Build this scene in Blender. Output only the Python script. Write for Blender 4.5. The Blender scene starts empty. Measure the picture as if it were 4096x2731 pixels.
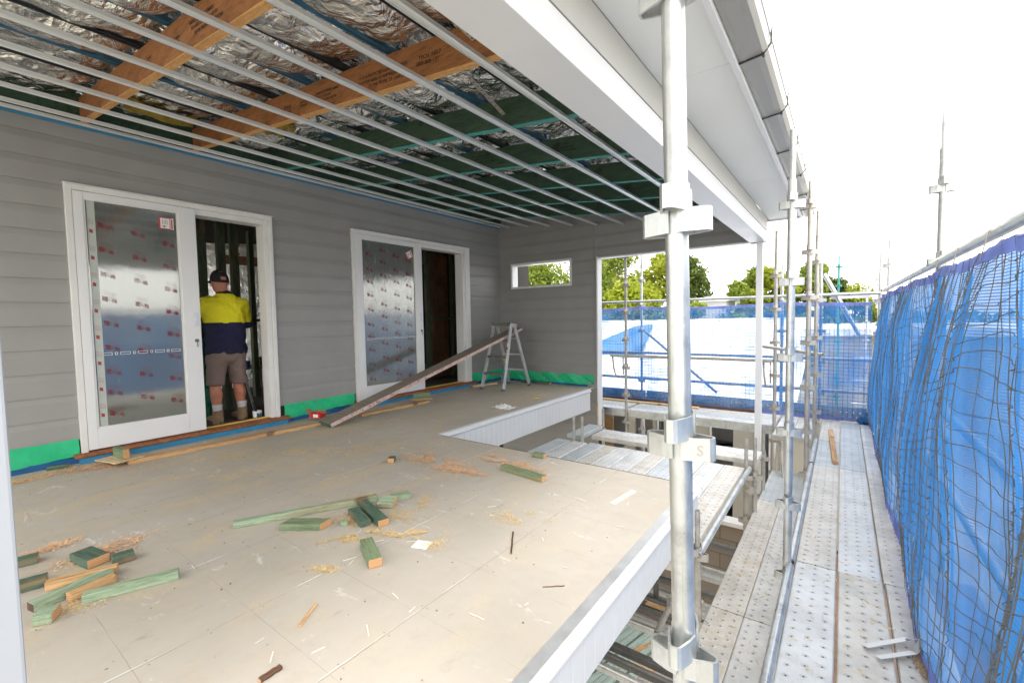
import bpy, bmesh, math, random
import numpy as np
from mathutils import Vector, Matrix
random.seed(7); RN = np.random.RandomState(11)
S = bpy.context.scene
R = math.radians

# ------------------------------------------------------------------ camera, world, sun, exposure
cam = bpy.data.objects.new('camera', bpy.data.cameras.new('camera'))
S.collection.objects.link(cam); S.camera = cam
cam.data.sensor_width = 36; cam.data.sensor_fit = 'HORIZONTAL'; cam.data.lens = 15.7602
cam.data.clip_start = .02; cam.data.clip_end = 800
def cam_axes(a, b, c):
    ca, sa, cb, sb, cc, sc = math.cos(a), math.sin(a), math.cos(b), math.sin(b), math.cos(c), math.sin(c)
    Ry = np.array([[ca, 0, sa], [0, 1, 0], [-sa, 0, ca]]); Rx = np.array([[1, 0, 0], [0, cb, -sb], [0, sb, cb]])
    Rz = np.array([[cc, -sc, 0], [sc, cc, 0], [0, 0, 1]]); return Rz @ Rx @ Ry
_r = cam_axes(.636149331, .0518965936, -.0183160403)
w = lambda v: Vector((v[0], v[2], -v[1]))
_x, _d, _f = w(_r[0]), w(_r[1]), w(_r[2])
m = Matrix.Identity(4)
for i, c in enumerate((_x, -_d, -_f)):
    for k in range(3): m[k][i] = c[k]
m[0][3], m[1][3], m[2][3] = 0, 0, 1.2
cam.matrix_world = m

SUN_EL, SUN_AZ = R(58), R(115)          # azimuth clockwise from +Y
W = bpy.data.worlds.new('World'); S.world = W; W.use_nodes = True
nt = W.node_tree; bg = nt.nodes['Background']
sky = nt.nodes.new('ShaderNodeTexSky'); sky.sky_type = 'NISHITA'; sky.sun_disc = False
sky.sun_elevation = SUN_EL; sky.sun_rotation = SUN_AZ; sky.dust_density = 4; sky.air_density = 1.0; sky.ozone_density = 1.0
hs = nt.nodes.new('ShaderNodeHueSaturation'); hs.inputs['Saturation'].default_value = .22
cl = nt.nodes.new('ShaderNodeMix'); cl.data_type = 'RGBA'; cl.inputs[0].default_value = .72; cl.inputs[7].default_value = (4.66, 4.58, 4.40, 1)   # even cloud cover
nt.links.new(sky.outputs[0], hs.inputs['Color']); nt.links.new(hs.outputs[0], cl.inputs[6]); nt.links.new(cl.outputs[2], bg.inputs['Color'])
bg.inputs['Strength'].default_value = .15
sun = bpy.data.objects.new('sun', bpy.data.lights.new('sun', 'SUN')); S.collection.objects.link(sun)
sun.data.energy = .5; sun.data.angle = R(20); sun.data.color = (1, .97, .93)
_sd = Vector((math.sin(SUN_AZ)*math.cos(SUN_EL), math.cos(SUN_AZ)*math.cos(SUN_EL), math.sin(SUN_EL)))
sun.rotation_euler = _sd.to_track_quat('Z', 'Y').to_euler()
S.view_settings.view_transform = 'Standard'; S.view_settings.look = 'None'; S.view_settings.gamma = 1
S.view_settings.exposure = 2.2

# ------------------------------------------------------------------ materials
def new_mat(name):
    m = bpy.data.materials.new(name); m.use_nodes = True; t = m.node_tree
    return m, t, t.nodes['Principled BSDF'], t.nodes['Material Output']
def N(t, typ, **k):
    n = t.nodes.new(typ)
    for a, b in k.items():
        if a in n.inputs: n.inputs[a].default_value = b
        else: setattr(n, a, b)
    return n
def coords(t, kind='Object', scale=(1, 1, 1)):
    tc = N(t, 'ShaderNodeTexCoord'); mp = N(t, 'ShaderNodeMapping'); mp.inputs['Scale'].default_value = scale
    t.links.new(tc.outputs[kind], mp.inputs[0]); return mp.outputs[0]
def world_pos(t, scale=(1, 1, 1)):
    g = N(t, 'ShaderNodeNewGeometry'); mp = N(t, 'ShaderNodeMapping'); mp.inputs['Scale'].default_value = scale
    t.links.new(g.outputs['Position'], mp.inputs[0]); return mp.outputs[0]
def noise(t, vec, sc, det=4, rough=.6, dist=0):
    n = N(t, 'ShaderNodeTexNoise', Scale=sc, Detail=det, Roughness=rough, Distortion=dist); t.links.new(vec, n.inputs['Vector']); return n.outputs['Fac']
def ramp(t, fac, stops):
    r = N(t, 'ShaderNodeValToRGB'); e = r.color_ramp.elements
    e[0].position, e[0].color = stops[0][0], (*stops[0][1], 1)
    e[1].position, e[1].color = stops[-1][0], (*stops[-1][1], 1)
    for p, c in stops[1:-1]:
        q = e.new(p); q.color = (*c, 1)
    t.links.new(fac, r.inputs[0]); return r.outputs[0]
def fr(t, fac, a, b, lo=0., hi=1.):
    r = N(t, 'ShaderNodeMapRange'); r.inputs[1].default_value = a; r.inputs[2].default_value = b
    r.inputs[3].default_value = lo; r.inputs[4].default_value = hi; t.links.new(fac, r.inputs[0]); return r.outputs[0]
def mixc(t, f, a, b):
    n = N(t, 'ShaderNodeMix', data_type='RGBA')
    for s, v in ((0, f), (6, a), (7, b)):
        if hasattr(v, 'links'): t.links.new(v, n.inputs[s])
        elif isinstance(v, tuple): n.inputs[s].default_value = (*v, 1)
        else: n.inputs[s].default_value = v
    return n.outputs[2]
def mth(t, op, a, b=None, c=None):
    n = N(t, 'ShaderNodeMath', operation=op)
    for s, v in enumerate((a, b, c)):
        if v is None: continue
        if hasattr(v, 'links'): t.links.new(v, n.inputs[s])
        else: n.inputs[s].default_value = v
    return n.outputs[0]
def bump(t, p, h, st=.3, d=.01):
    b = N(t, 'ShaderNodeBump', Strength=st, Distance=d); t.links.new(h, b.inputs['Height']); t.links.new(b.outputs[0], p.inputs['Normal']); return b
def sc3(c, k): return tuple(min(1, x*k) for x in c)
def mottled(name, base, rough=.6, metal=0., sc=6, var=.15, bst=.15, stretch=(1, 1, 1), spec=.5, fine=60):
    m, t, p, o = new_mat(name); v = coords(t, scale=stretch)
    f = noise(t, v, sc, 6, .65); t.links.new(ramp(t, f, [(.3, sc3(base, 1-var)), (.7, sc3(base, 1+var))]), p.inputs['Base Color'])
    p.inputs['Roughness'].default_value = rough; p.inputs['Metallic'].default_value = metal; p.inputs['Specular IOR Level'].default_value = spec
    g = noise(t, v, fine, 3); t.links.new(fr(t, f, .3, .7, rough*.85, min(1, rough*1.15)), p.inputs['Roughness'])
    if bst: bump(t, p, g, bst, .004)
    return m
M = {}
# painted weatherboard
M['wall'] = mottled('grey_weatherboard_paint', (.292, .286, .272), .50, sc=1.6, var=.08, bst=.12, fine=4)
M['postpaint'] = mottled('dimmed_white_paint', (.31, .325, .35), .5, sc=2, var=.03, bst=.03)  # white post paint, darkened and cooled in colour to hold back the strong light
M['sarking'] = mottled('reflective_wall_sarking', (.80, .79, .77), .30, .92, sc=5, var=.1, bst=2.5, fine=11)
M['white'] = mottled('white_paint', (.74, .74, .74), .4, sc=2, var=.03, bst=.03)
M['white_dirty'] = mottled('white_primer', (.72, .71, .69), .5, sc=3, var=.06, bst=.04)
M['soffit'] = mottled('soffit_paint', (.80, .80, .765), .6, sc=1, var=.02, bst=.02)
M['trim_grey'] = mottled('pale_grey_paint', (.60, .61, .62), .5, sc=2, var=.03, bst=.03)
M['beige'] = mottled('beige_fascia_paint', (.50, .49, .45), .5, sc=2, var=.03, bst=.03)
M['gutter'] = mottled('grey_gutter_steel', (.36, .35, .325), .35, .2, sc=2, var=.04, bst=.02)
M['black'] = mottled('black_paint', (.02, .02, .022), .45, sc=4, var=.2, bst=.05)
M['steelblue'] = mottled('blue_roof_batten', (.06, .17, .26), .35, .5, sc=4, var=.15, bst=.05)
M['steeldark'] = mottled('dark_roof_batten', (.03, .035, .04), .4, .5, sc=4, var=.2, bst=.05)
M['batten'] = mottled('zinc_ceiling_batten', (.78, .80, .78), .35, .5, sc=3, var=.08, bst=.03, stretch=(1, .2, 1))
M['alu'] = mottled('worn_aluminium', (.62, .63, .63), .4, .6, sc=9, var=.12, bst=.1)
M['stepdark'] = mottled('grimy_step', (.18, .17, .155), .7, .2, sc=12, var=.4, bst=.2)
M['teal'] = mottled('teal_painted_steel', (.05, .24, .22), .5, .1, sc=5, var=.15, bst=.05)
M['membrane'] = mottled('green_membrane', (.02, .50, .22), .45, sc=3, var=.14, bst=.1)
M['bluepaint'] = mottled('blue_waterproofing', (.03, .22, .40), .5, sc=5, var=.22, bst=.1)
M['bluedark'] = mottled('dark_blue_waterproofing', (.01, .10, .28), .5, sc=5, var=.25, bst=.1)
M['skin'] = mottled('sunburnt_skin', (.50, .20, .12), .5, sc=14, var=.15, bst=.1)
M['yellow'] = mottled('hi_vis_yellow', (.74, .66, .015), .8, sc=4, var=.08, bst=.4, fine=18)
M['navy'] = mottled('navy_cotton', (.010, .012, .045), .85, sc=5, var=.2, bst=.4, fine=18)
M['shorts'] = mottled('taupe_shorts', (.20, .145, .125), .9, sc=6, var=.12, bst=.4, fine=22)
M['cap'] = mottled('black_cap', (.012, .012, .014), .8, sc=8, var=.2, bst=.2)
M['boot'] = mottled('tan_suede', (.26, .17, .10), .9, sc=14, var=.25, bst=.3)
M['sole'] = mottled('dark_rubber', (.07, .055, .045), .8, sc=10, var=.2, bst=.2)
M['sock'] = mottled('white_sock', (.55, .54, .56), .9, sc=20, var=.1, bst=.4)
M['red'] = mottled('red_card', (.60, .02, .02), .5, sc=6, var=.08, bst=.05)
M['card'] = mottled('brown_card', (.36, .24, .14), .8, sc=6, var=.1, bst=.1)
M['paper'] = mottled('white_paper', (.8, .79, .76), .8, sc=9, var=.05, bst=.3)
M['yellowpaper'] = mottled('yellow_scrap', (.75, .55, .12), .7, sc=9, var=.1, bst=.1)
M['redprint'] = mottled('red_print', (.34, .03, .04), .5, sc=9, var=.1, bst=0)
def film_print_mat():
    m, t, p, o = new_mat('red_film_print'); d = N(t, 'ShaderNodeBsdfDiffuse'); d.inputs[0].default_value = (.30, .03, .045, 1); tp = N(t, 'ShaderNodeBsdfTransparent'); x = N(t, 'ShaderNodeMixShader')
    t.links.new(fr(t, noise(t, world_pos(t), 26, 3), .35, .65, .15, .75), x.inputs[0]); t.nodes.remove(p); t.links.new(tp.outputs[0], x.inputs[1]); t.links.new(d.outputs[0], x.inputs[2]); t.links.new(x.outputs[0], o.inputs['Surface']); return m
M['filmprint'] = film_print_mat()
M['ink'] = mottled('black_ink', (.05, .022, .012), .8, sc=9, var=.3, bst=0)
M['blockwall'] = None
M['concrete'] = mottled('concrete_slab', (.40, .37, .33), .9, sc=3, var=.18, bst=.4)
M['dryground'] = mottled('pale_dry_ground', (.36, .34, .28), 1, sc=.6, var=.2, bst=.3)
M['soil'] = mottled('brown_soil', (.15, .095, .065), 1, sc=7, var=.45, bst=1.0, fine=30)
M['palegreen'] = mottled('pale_green_boards', (.42, .52, .47), .5, sc=4, var=.12, bst=.1)
M['cream'] = mottled('cream_cladding', (.46, .43, .36), .6, sc=2, var=.06, bst=.05)
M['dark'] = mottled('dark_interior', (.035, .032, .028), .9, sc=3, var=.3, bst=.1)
M['insul'] = mottled('yellow_insulation', (.30, .21, .03), .95, sc=14, var=.3, bst=.8)
M['pipeplastic'] = mottled('black_pipe', (.015, .015, .017), .4, sc=8, var=.1, bst=0)
M['greenwrap'] = mottled('green_plastic_wrap', (.03, .22, .15), .15, sc=7, var=.4, bst=1.2, fine=16)
M['roofmetal'] = mottled('pale_roof_sheet', (.80, .80, .80), .5, .0, sc=2, var=.03, bst=.05)
M['tarp'] = mottled('blue_tarp', (.05, .17, .36), .5, sc=3, var=.1, bst=.2)
M['housewall'] = mottled('pale_render', (.70, .70, .70), .8, sc=2, var=.05, bst=.05)
M['brickred'] = mottled('terracotta_tiles', (.42, .22, .14), .8, sc=6, var=.15, bst=.2)
M['bark'] = mottled('bark', (.12, .09, .065), .95, sc=8, var=.3, bst=.8)
M['zip'] = mottled('cable_tie', (.5, .42, .35), .4, sc=8, var=.1, bst=0)

def galv(name, base=(.60, .61, .61), rust=.0, rough=.42):
    m, t, p, o = new_mat(name); v = coords(t)
    f = noise(t, v, 5, 6, .7); s = noise(t, coords(t, scale=(6, 6, .8)), 6, 5, .7)
    c = ramp(t, f, [(.28, sc3(base, .55)), (.5, base), (.75, sc3(base, 1.25))])
    c = mixc(t, fr(t, s, .56, .72, 0, .55), c, sc3(base, .52))
    vs_ = N(t, 'ShaderNodeTexVoronoi', Scale=26.); t.links.new(v, vs_.inputs['Vector']); c = mixc(t, mth(t, 'MULTIPLY', fr(t, vs_.outputs['Distance'], .10, .16, .8, 0), fr(t, noise(t, v, 2.5, 3), .5, .6)), c, (.74, .72, .68))
    c = mixc(t, fr(t, noise(t, coords(t, scale=(14, 14, .5)), 3, 5, .7), .60, .70, 0, .45), c, sc3(base, .4))
    if rust: c = mixc(t, fr(t, noise(t, v, 3.2, 5, .6), .52, .72, 0, rust), c, (.50, .34, .20))
    t.links.new(c, p.inputs['Base Color']); p.inputs['Metallic'].default_value = .72
    t.links.new(fr(t, f, .3, .7, rough-.1, rough+.15), p.inputs['Roughness'])
    bump(t, p, noise(t, v, 45, 3), .12, .003); return m
M['galv'] = galv('galvanised_tube', (.56, .575, .565), 0, .34); M['galvold'] = galv('weathered_galvanised_tube', (.50, .48, .44), .35, .6)
M['galvdark'] = galv('dark_steel_tube', (.20, .20, .195), .0, .5)

def plank_mat(name, base, rust):
    base = sc3(base, 1.06)
    m, t, p, o = new_mat(name); tc = N(t, 'ShaderNodeTexCoord'); sp = N(t, 'ShaderNodeSeparateXYZ'); t.links.new(tc.outputs['Object'], sp.inputs[0])
    X, Y, Z = sp.outputs; v = tc.outputs['Object']
    oi = N(t, 'ShaderNodeObjectInfo'); vadd = N(t, 'ShaderNodeVectorMath', operation='ADD'); t.links.new(v, vadd.inputs[0])
    cmb = N(t, 'ShaderNodeCombineXYZ'); t.links.new(mth(t, 'MULTIPLY', oi.outputs['Random'], 37.), cmb.inputs[0]); t.links.new(cmb.outputs[0], vadd.inputs[1]); v2 = vadd.outputs[0]
    # three rows of holes, the middle one staggered
    u = mth(t, 'DIVIDE', mth(t, 'ADD', X, .0975), .065); col = mth(t, 'FLOOR', u)
    du = mth(t, 'MULTIPLY', mth(t, 'SUBTRACT', mth(t, 'FRACT', u), .5), .065)
    par = mth(t, 'MULTIPLY', mth(t, 'MODULO', mth(t, 'ADD', col, 10.), 2.), .5)
    vv = mth(t, 'ADD', mth(t, 'DIVIDE', Y, .074), par)
    dv = mth(t, 'MULTIPLY', mth(t, 'SUBTRACT', mth(t, 'FRACT', vv), .5), .074)
    d = mth(t, 'SQRT', mth(t, 'ADD', mth(t, 'MULTIPLY', du, du), mth(t, 'MULTIPLY', dv, dv)))
    top = mth(t, 'GREATER_THAN', Z, -.004); inx = mth(t, 'LESS_THAN', mth(t, 'ABSOLUTE', X), .0965)
    msk = mth(t, 'MULTIPLY', top, inx)
    hole = mth(t, 'MULTIPLY', fr(t, d, .0036, .0054, 1, 0), msk)
    f = noise(t, v2, 4, 7, .7); c = ramp(t, f, [(.28, sc3(base, .72)), (.5, base), (.72, sc3(base, 1.18))])
    st = noise(t, v2, 7, 8, .75); c = mixc(t, fr(t, st, .50, .68, 0, rust), c, (.50, .40, .29))
    sc_ = noise(t, coords(t, scale=(40, 2, 40)), 4, 3); c = mixc(t, fr(t, sc_, .62, .7, 0, .3), c, sc3(base, .6))
    ring = mth(t, 'MULTIPLY', fr(t, d, .005, .012, .28, 0), msk); c = mixc(t, ring, c, sc3(base, .55))
    c = mixc(t, hole, c, (.012, .011, .01))
    t.links.new(c, p.inputs['Base Color']); p.inputs['Metallic'].default_value = .3; p.inputs['Roughness'].default_value = .5
    h = mth(t, 'ADD', mth(t, 'MULTIPLY', fr(t, d, .006, .016, 1, 0), msk), mth(t, 'MULTIPLY', noise(t, v, 60, 3), .15))
    bump(t, p, h, .7, .004); return m
M['plank'] = plank_mat('perforated_steel_plank', (.60, .61, .61), .35)
M['plankrust'] = plank_mat('stained_steel_plank', (.58, .56, .52), .6)
M['plankdark'] = plank_mat('clean_steel_plank', (.48, .52, .54), .2)

def timber(name, a, b, rings=(.45, .2, .08), knot=True, along=(1.2, 14, 14)):
    m, t, p, o = new_mat(name); v = coords(t, scale=along); oi = N(t, 'ShaderNodeObjectInfo')
    va = N(t, 'ShaderNodeVectorMath', operation='ADD'); t.links.new(v, va.inputs[0]); cb = N(t, 'ShaderNodeCombineXYZ')
    t.links.new(mth(t, 'MULTIPLY', oi.outputs['Random'], 50.), cb.inputs[0]); t.links.new(cb.outputs[0], va.inputs[1])
    f = noise(t, va.outputs[0], 2.2, 6, .65, .6); c = ramp(t, f, [(.3, a), (.52, b), (.75, sc3(b, 1.25))])
    g = noise(t, va.outputs[0], 9, 4, .6); c = mixc(t, fr(t, g, .50, .68, 0, .65), c, sc3(a, .5)); c = mixc(t, fr(t, noise(t, va.outputs[0], 1.1, 3), .56, .66, 0, .45), c, sc3(rings, .8))
    if knot: c = mixc(t, fr(t, noise(t, coords(t), 5, 1), .68, .76, 0, .8), c, sc3(rings, .35))
    t.links.new(c, p.inputs['Base Color']); p.inputs['Roughness'].default_value = .7; bump(t, p, g, .3, .003); return m
M['treated'] = timber('treated_green_pine', (.12, .16, .085), (.20, .26, .145))
M['treatedpale'] = timber('pale_treated_pine', (.20, .27, .16), (.31, .40, .27))
M['treateddark'] = timber('dark_treated_pine', (.04, .085, .06), (.085, .14, .095))
M['pine'] = timber('orange_pine', (.40, .22, .09), (.58, .36, .17))
M['palepine'] = timber('pale_pine', (.50, .36, .19), (.66, .50, .30))
M['sillwood'] = timber('red_oiled_timber', (.20, .065, .025), (.34, .12, .045))
M['greyplank'] = timber('weathered_plank_top', (.15, .13, .105), (.25, .22, .18), knot=False, along=(1, 20, 20))
M['pinkedge'] = timber('pink_edged_laminate', (.50, .34, .30), (.62, .48, .42), knot=False)
M['lvl'] = timber('orange_laminated_veneer', (.22, .085, .026), (.32, .13, .042), knot=False, along=(1.5, 1.5, 9))
M['lvledge'] = timber('orange_laminate_edge', (.48, .24, .075), (.60, .33, .12), knot=False, along=(.6, 30, 30))
M['rafter'] = timber('dark_green_rafter', (.014, .045, .03), (.034, .075, .045), rings=(.05, .075, .03), knot=True, along=(1.2, 8, 8))
M['rafteredge'] = timber('teal_rafter_edge', (.04, .22, .20), (.06, .32, .29), rings=(.05, .25, .22), knot=False)
M['stud'] = timber('green_stud', (.045, .065, .035), (.10, .125, .07), along=(8, 8, 1))
M['ply'] = timber('brown_ply_panel', (.10, .045, .022), (.17, .08, .04), knot=False, along=(2, 2, 1))
M['browndark'] = timber('dark_stained_board', (.05, .025, .015), (.10, .05, .03), knot=False)
def endgrain():
    m, t, p, o = new_mat('sawn_end_grain'); v = coords(t); wv = N(t, 'ShaderNodeTexWave', wave_type='RINGS', Scale=38, Distortion=2.5)
    mp = N(t, 'ShaderNodeMapping'); mp.inputs['Location'].default_value = (0, .02, .05); t.links.new(v, mp.inputs[0]); t.links.new(mp.outputs[0], wv.inputs['Vector'])
    t.links.new(ramp(t, wv.outputs['Fac'], [(.2, (.62, .38, .19)), (.8, (.48, .22, .09))]), p.inputs['Base Color']); p.inputs['Roughness'].default_value = .8; return m
M['end'] = endgrain()

def deck_mat():
    m, t, p, o = new_mat('fibre_cement_deck_sheet'); P = world_pos(t); sp = N(t, 'ShaderNodeSeparateXYZ'); t.links.new(P, sp.inputs[0]); X, Y, Z = sp.outputs
    base = ramp(t, noise(t, P, 1.1, 7, .6), [(.3, (.405, .365, .305)), (.7, (.50, .455, .39))])
    base = mixc(t, fr(t, noise(t, P, 9, 6, .7), .5, .75, 0, .35), base, (.36, .30, .235))
    wn = mth(t, 'MULTIPLY', mth(t, 'SUBTRACT', noise(t, P, 14, 2), .5), .006)
    # joints along Y every .585 and across every .39
    def line(c, off, per, wdt):
        u = mth(t, 'DIVIDE', mth(t, 'ADD', mth(t, 'ADD', c, off), wn), per)
        dd = mth(t, 'MULTIPLY', mth(t, 'ABSOLUTE', mth(t, 'SUBTRACT', mth(t, 'FRACT', u), .5)), per)
        return fr(t, dd, wdt*.5, wdt, 1, 0)
    gate = fr(t, noise(t, P, 3.5, 4), .40, .55, .1, .8)
    j = mth(t, 'MULTIPLY', line(X, 1.39+.2925+5.85, .585, .0030), gate)
    k = mth(t, 'MULTIPLY', line(Y, -.80+.195+3.9, .39, .0022), mth(t, 'MULTIPLY', gate, .6))
    base = mixc(t, mth(t, 'MULTIPLY', k, .6), base, (.17, .14, .10))
    base = mixc(t, mth(t, 'MULTIPLY', j, .8), base, (.20, .17, .13))
    def grid(off_x, off_y, py):     # screw heads either side of each joint
        gx = mth(t, 'MULTIPLY', mth(t, 'SUBTRACT', mth(t, 'FRACT', mth(t, 'DIVIDE', mth(t, 'ADD', X, off_x), .585)), .5), .585)
        gy = mth(t, 'MULTIPLY', mth(t, 'SUBTRACT', mth(t, 'FRACT', mth(t, 'DIVIDE', mth(t, 'ADD', Y, off_y), py)), .5), py)
        return fr(t, mth(t, 'SQRT', mth(t, 'ADD', mth(t, 'MULTIPLY', gx, gx), mth(t, 'MULTIPLY', gy, gy))), .003, .0045, .75, 0)
    for ox in (.016, -.016): base = mixc(t, grid(1.39+.2925+5.85+ox, 8.03, .195), base, (.22, .18, .14))
    jw = mth(t, 'MULTIPLY', line(X, 1.39+.2925+5.85+.006, .585, .0045), fr(t, noise(t, P, 2.1, 3), .5, .62, 0, .8))
    base = mixc(t, jw, base, (.72, .74, .74))
    # dried white filler smears
    sm = noise(t, world_pos(t, (1, 3, 1)), 2.6, 8, .72, .8); fn = noise(t, P, 40, 3)
    base = mixc(t, mth(t, 'MULTIPLY', fr(t, sm, .60, .68, 0, .65), fr(t, fn, .35, .55)), base, (.76, .75, .72))
    # fine timber dust lying in drifts towards the house
    du = noise(t, world_pos(t, (1.6, .8, 1)), 2.2, 9, .74, .6); side = fr(t, X, -1.6, -3.4, .25, 1)
    base = mixc(t, mth(t, 'MULTIPLY', mth(t, 'MULTIPLY', fr(t, du, .50, .64, 0, .8), side), fr(t, noise(t, P, 55, 4), .38, .58)), base, (.62, .46, .235))
    # scuffs and dark spots
    base = mixc(t, fr(t, noise(t, world_pos(t, (3, 1, 1)), 3.3, 8, .7), .62, .76, 0, .5), base, (.25, .19, .13))
    vo = N(t, 'ShaderNodeTexVoronoi', Scale=7.0); t.links.new(P, vo.inputs['Vector'])
    base = mixc(t, fr(t, vo.outputs['Distance'], .03, .05, .7, 0), base, (.12, .09, .07))
    t.links.new(base, p.inputs['Base Color']); p.inputs['Roughness'].default_value = .75
    h = mth(t, 'SUBTRACT', mth(t, 'MULTIPLY', noise(t, P, 90, 3), .2), mth(t, 'ADD', j, k)); bump(t, p, h, .35, .004); return m
M['deck'] = deck_mat()

def foil_mat():
    m, t, p, o = new_mat('crumpled_foil'); P = world_pos(t)
    p.inputs['Base Color'].default_value = (.80, .79, .77, 1); p.inputs['Metallic'].default_value = 1; p.inputs['Roughness'].default_value = .2
    vo = N(t, 'ShaderNodeTexVoronoi', Scale=6.5, feature='DISTANCE_TO_EDGE'); ds = N(t, 'ShaderNodeVectorMath', operation='ADD')
    nz = N(t, 'ShaderNodeTexNoise', Scale=5., Detail=3.); t.links.new(P, nz.inputs['Vector']); sv = N(t, 'ShaderNodeVectorMath', operation='SCALE'); sv.inputs['Scale'].default_value = .22
    t.links.new(nz.outputs['Color'], sv.inputs[0]); t.links.new(P, ds.inputs[0]); t.links.new(sv.outputs[0], ds.inputs[1]); t.links.new(ds.outputs[0], vo.inputs['Vector'])
    n1 = noise(t, world_pos(t, (1, 1, 1)), 6, 4, .55, 2.2)
    h = mth(t, 'ADD', mth(t, 'MULTIPLY', vo.outputs['Distance'], 1.3), mth(t, 'MULTIPLY', n1, 1.0)); bump(t, p, h, .75, .05); return m
M['foil'] = foil_mat()

def cloth_mat(name, col, alpha, trans, weave=True, shaft=1.):
    m, t, p, o = new_mat(name); P = world_pos(t); t.nodes.remove(p)
    f = noise(t, world_pos(t, (2, 2, .5)), 3, 4); c = ramp(t, f, [(.3, sc3(col, .8)), (.7, sc3(col, 1.25))])
    d = N(t, 'ShaderNodeBsdfDiffuse'); tr = N(t, 'ShaderNodeBsdfTranslucent'); tp = N(t, 'ShaderNodeBsdfTransparent')
    t.links.new(c, d.inputs[0]); t.links.new(c, tr.inputs[0])
    a = N(t, 'ShaderNodeMixShader'); a.inputs[0].default_value = trans; t.links.new(d.outputs[0], a.inputs[1]); t.links.new(tr.outputs[0], a.inputs[2])
    b = N(t, 'ShaderNodeMixShader'); t.links.new(a.outputs[0], b.inputs[1]); t.links.new(tp.outputs[0], b.inputs[2])
    if weave:
        wv = N(t, 'ShaderNodeTexWave', wave_type='BANDS', bands_direction='Z', Scale=28., Distortion=.3); t.links.new(P, wv.inputs[0])
        k = mth(t, 'MULTIPLY', fr(t, wv.outputs['Fac'], .45, .75, .35, 1.8), fr(t, noise(t, P, 2.3, 4), .35, .7, .5, 1.5))
        t.links.new(mth(t, 'MULTIPLY', k, alpha), b.inputs[0])
    else: b.inputs[0].default_value = alpha
    t.links.new(b.outputs[0], o.inputs['Surface']); return m
M['net'] = cloth_mat('blue_shade_cloth', (.05, .20, .50), .12, .50)
M['netback'] = cloth_mat('sheer_blue_mesh', (.05, .25, .70), .60, .5)
M['nethem'] = cloth_mat('blue_hem_tape', (.26, .31, .64), .02, .4, False)
M['strand'] = mottled('grey_net_cord', (.13, .135, .13), .7, sc=8, var=.3, bst=0)
M['strandblue'] = mottled('blue_net_cord', (.03, .12, .20), .7, sc=8, var=.3, bst=0)

def glass_mat(name, film):
    m, t, p, o = new_mat(name); P = world_pos(t); t.nodes.remove(p)
    g = N(t, 'ShaderNodeBsdfGlossy', Roughness=.07); g.inputs[0].default_value = (.92, .93, .90, 1)
    d = N(t, 'ShaderNodeBsdfDiffuse'); d.inputs[0].default_value = (.20, .215, .205, 1)
    tp = N(t, 'ShaderNodeBsdfTransparent'); tp.inputs[0].default_value = (.55, .62, .6, 1)
    a = N(t, 'ShaderNodeMixShader'); a.inputs[0].default_value = .55; t.links.new(tp.outputs[0], a.inputs[1]); t.links.new(d.outputs[0], a.inputs[2])
    b = N(t, 'ShaderNodeMixShader'); b.inputs[0].default_value = .22; t.links.new(a.outputs[0], b.inputs[1]); t.links.new(g.outputs[0], b.inputs[2])
    wr = noise(t, world_pos(t, (1, 3, .8)), film, 5, .6, 2.); bm = N(t, 'ShaderNodeBump', Strength=.35, Distance=.004 if film > 4 else .0015); t.links.new(wr, bm.inputs['Height'])
    t.links.new(bm.outputs[0], g.inputs['Normal'])
    s = noise(t, world_pos(t, (1, 14, 1.6)), 3.2, 6, .7, 1.); w_ = N(t, 'ShaderNodeBsdfDiffuse'); w_.inputs[0].default_value = (.5, .52, .52, 1)
    c = N(t, 'ShaderNodeMixShader'); t.links.new(fr(t, s, .60, .74, 0, .5 if film > 4 else .18), c.inputs[0]); t.links.new(b.outputs[0], c.inputs[1]); t.links.new(w_.outputs[0], c.inputs[2])
    t.links.new(c.outputs[0], o.inputs['Surface']); return m
M['glass1'] = glass_mat('filmed_door_glass', 2.5); M['glass2'] = glass_mat('wrinkled_filmed_door_glass', 9)

def leaf_mat(name, a, b):
    m, t, p, o = new_mat(name); P = world_pos(t); t.nodes.remove(p)
    c = ramp(t, noise(t, P, .8, 4), [(.32, a), (.68, b)])
    d = N(t, 'ShaderNodeBsdfDiffuse'); tr = N(t, 'ShaderNodeBsdfTranslucent'); x = N(t, 'ShaderNodeMixShader'); x.inputs[0].default_value = .35
    t.links.new(c, d.inputs[0]); t.links.new(c, tr.inputs[0]); t.links.new(d.outputs[0], x.inputs[1]); t.links.new(tr.outputs[0], x.inputs[2]); t.links.new(x.outputs[0], o.inputs['Surface']); return m
M['leafa'] = leaf_mat('yellow_green_leaves', (.18, .23, .02), (.34, .37, .05)); M['leafb'] = leaf_mat('mid_green_leaves', (.12, .18, .03), (.28, .33, .06))
M['leafc'] = leaf_mat('dark_green_leaves', (.08, .12, .03), (.17, .22, .06))
def block_mat():
    m, t, p, o = new_mat('concrete_blockwork'); v = coords(t); sw = N(t, 'ShaderNodeMapping'); sw.inputs['Rotation'].default_value = (R(90), 0, 0); t.links.new(v, sw.inputs[0])
    b = N(t, 'ShaderNodeTexBrick', Scale=1., **{'Brick Width': .38, 'Row Height': .19, 'Mortar Size': .006}); t.links.new(sw.outputs[0], b.inputs['Vector'])
    b.inputs['Color1'].default_value = (.25, .20, .15, 1); b.inputs['Color2'].default_value = (.20, .165, .125, 1); b.inputs['Mortar'].default_value = (.12, .10, .08, 1)
    t.links.new(b.outputs[0], p.inputs['Base Color']); p.inputs['Roughness'].default_value = .9; bump(t, p, b.outputs['Fac'], -.4, .006); return m
M['blockwall'] = block_mat()

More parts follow.
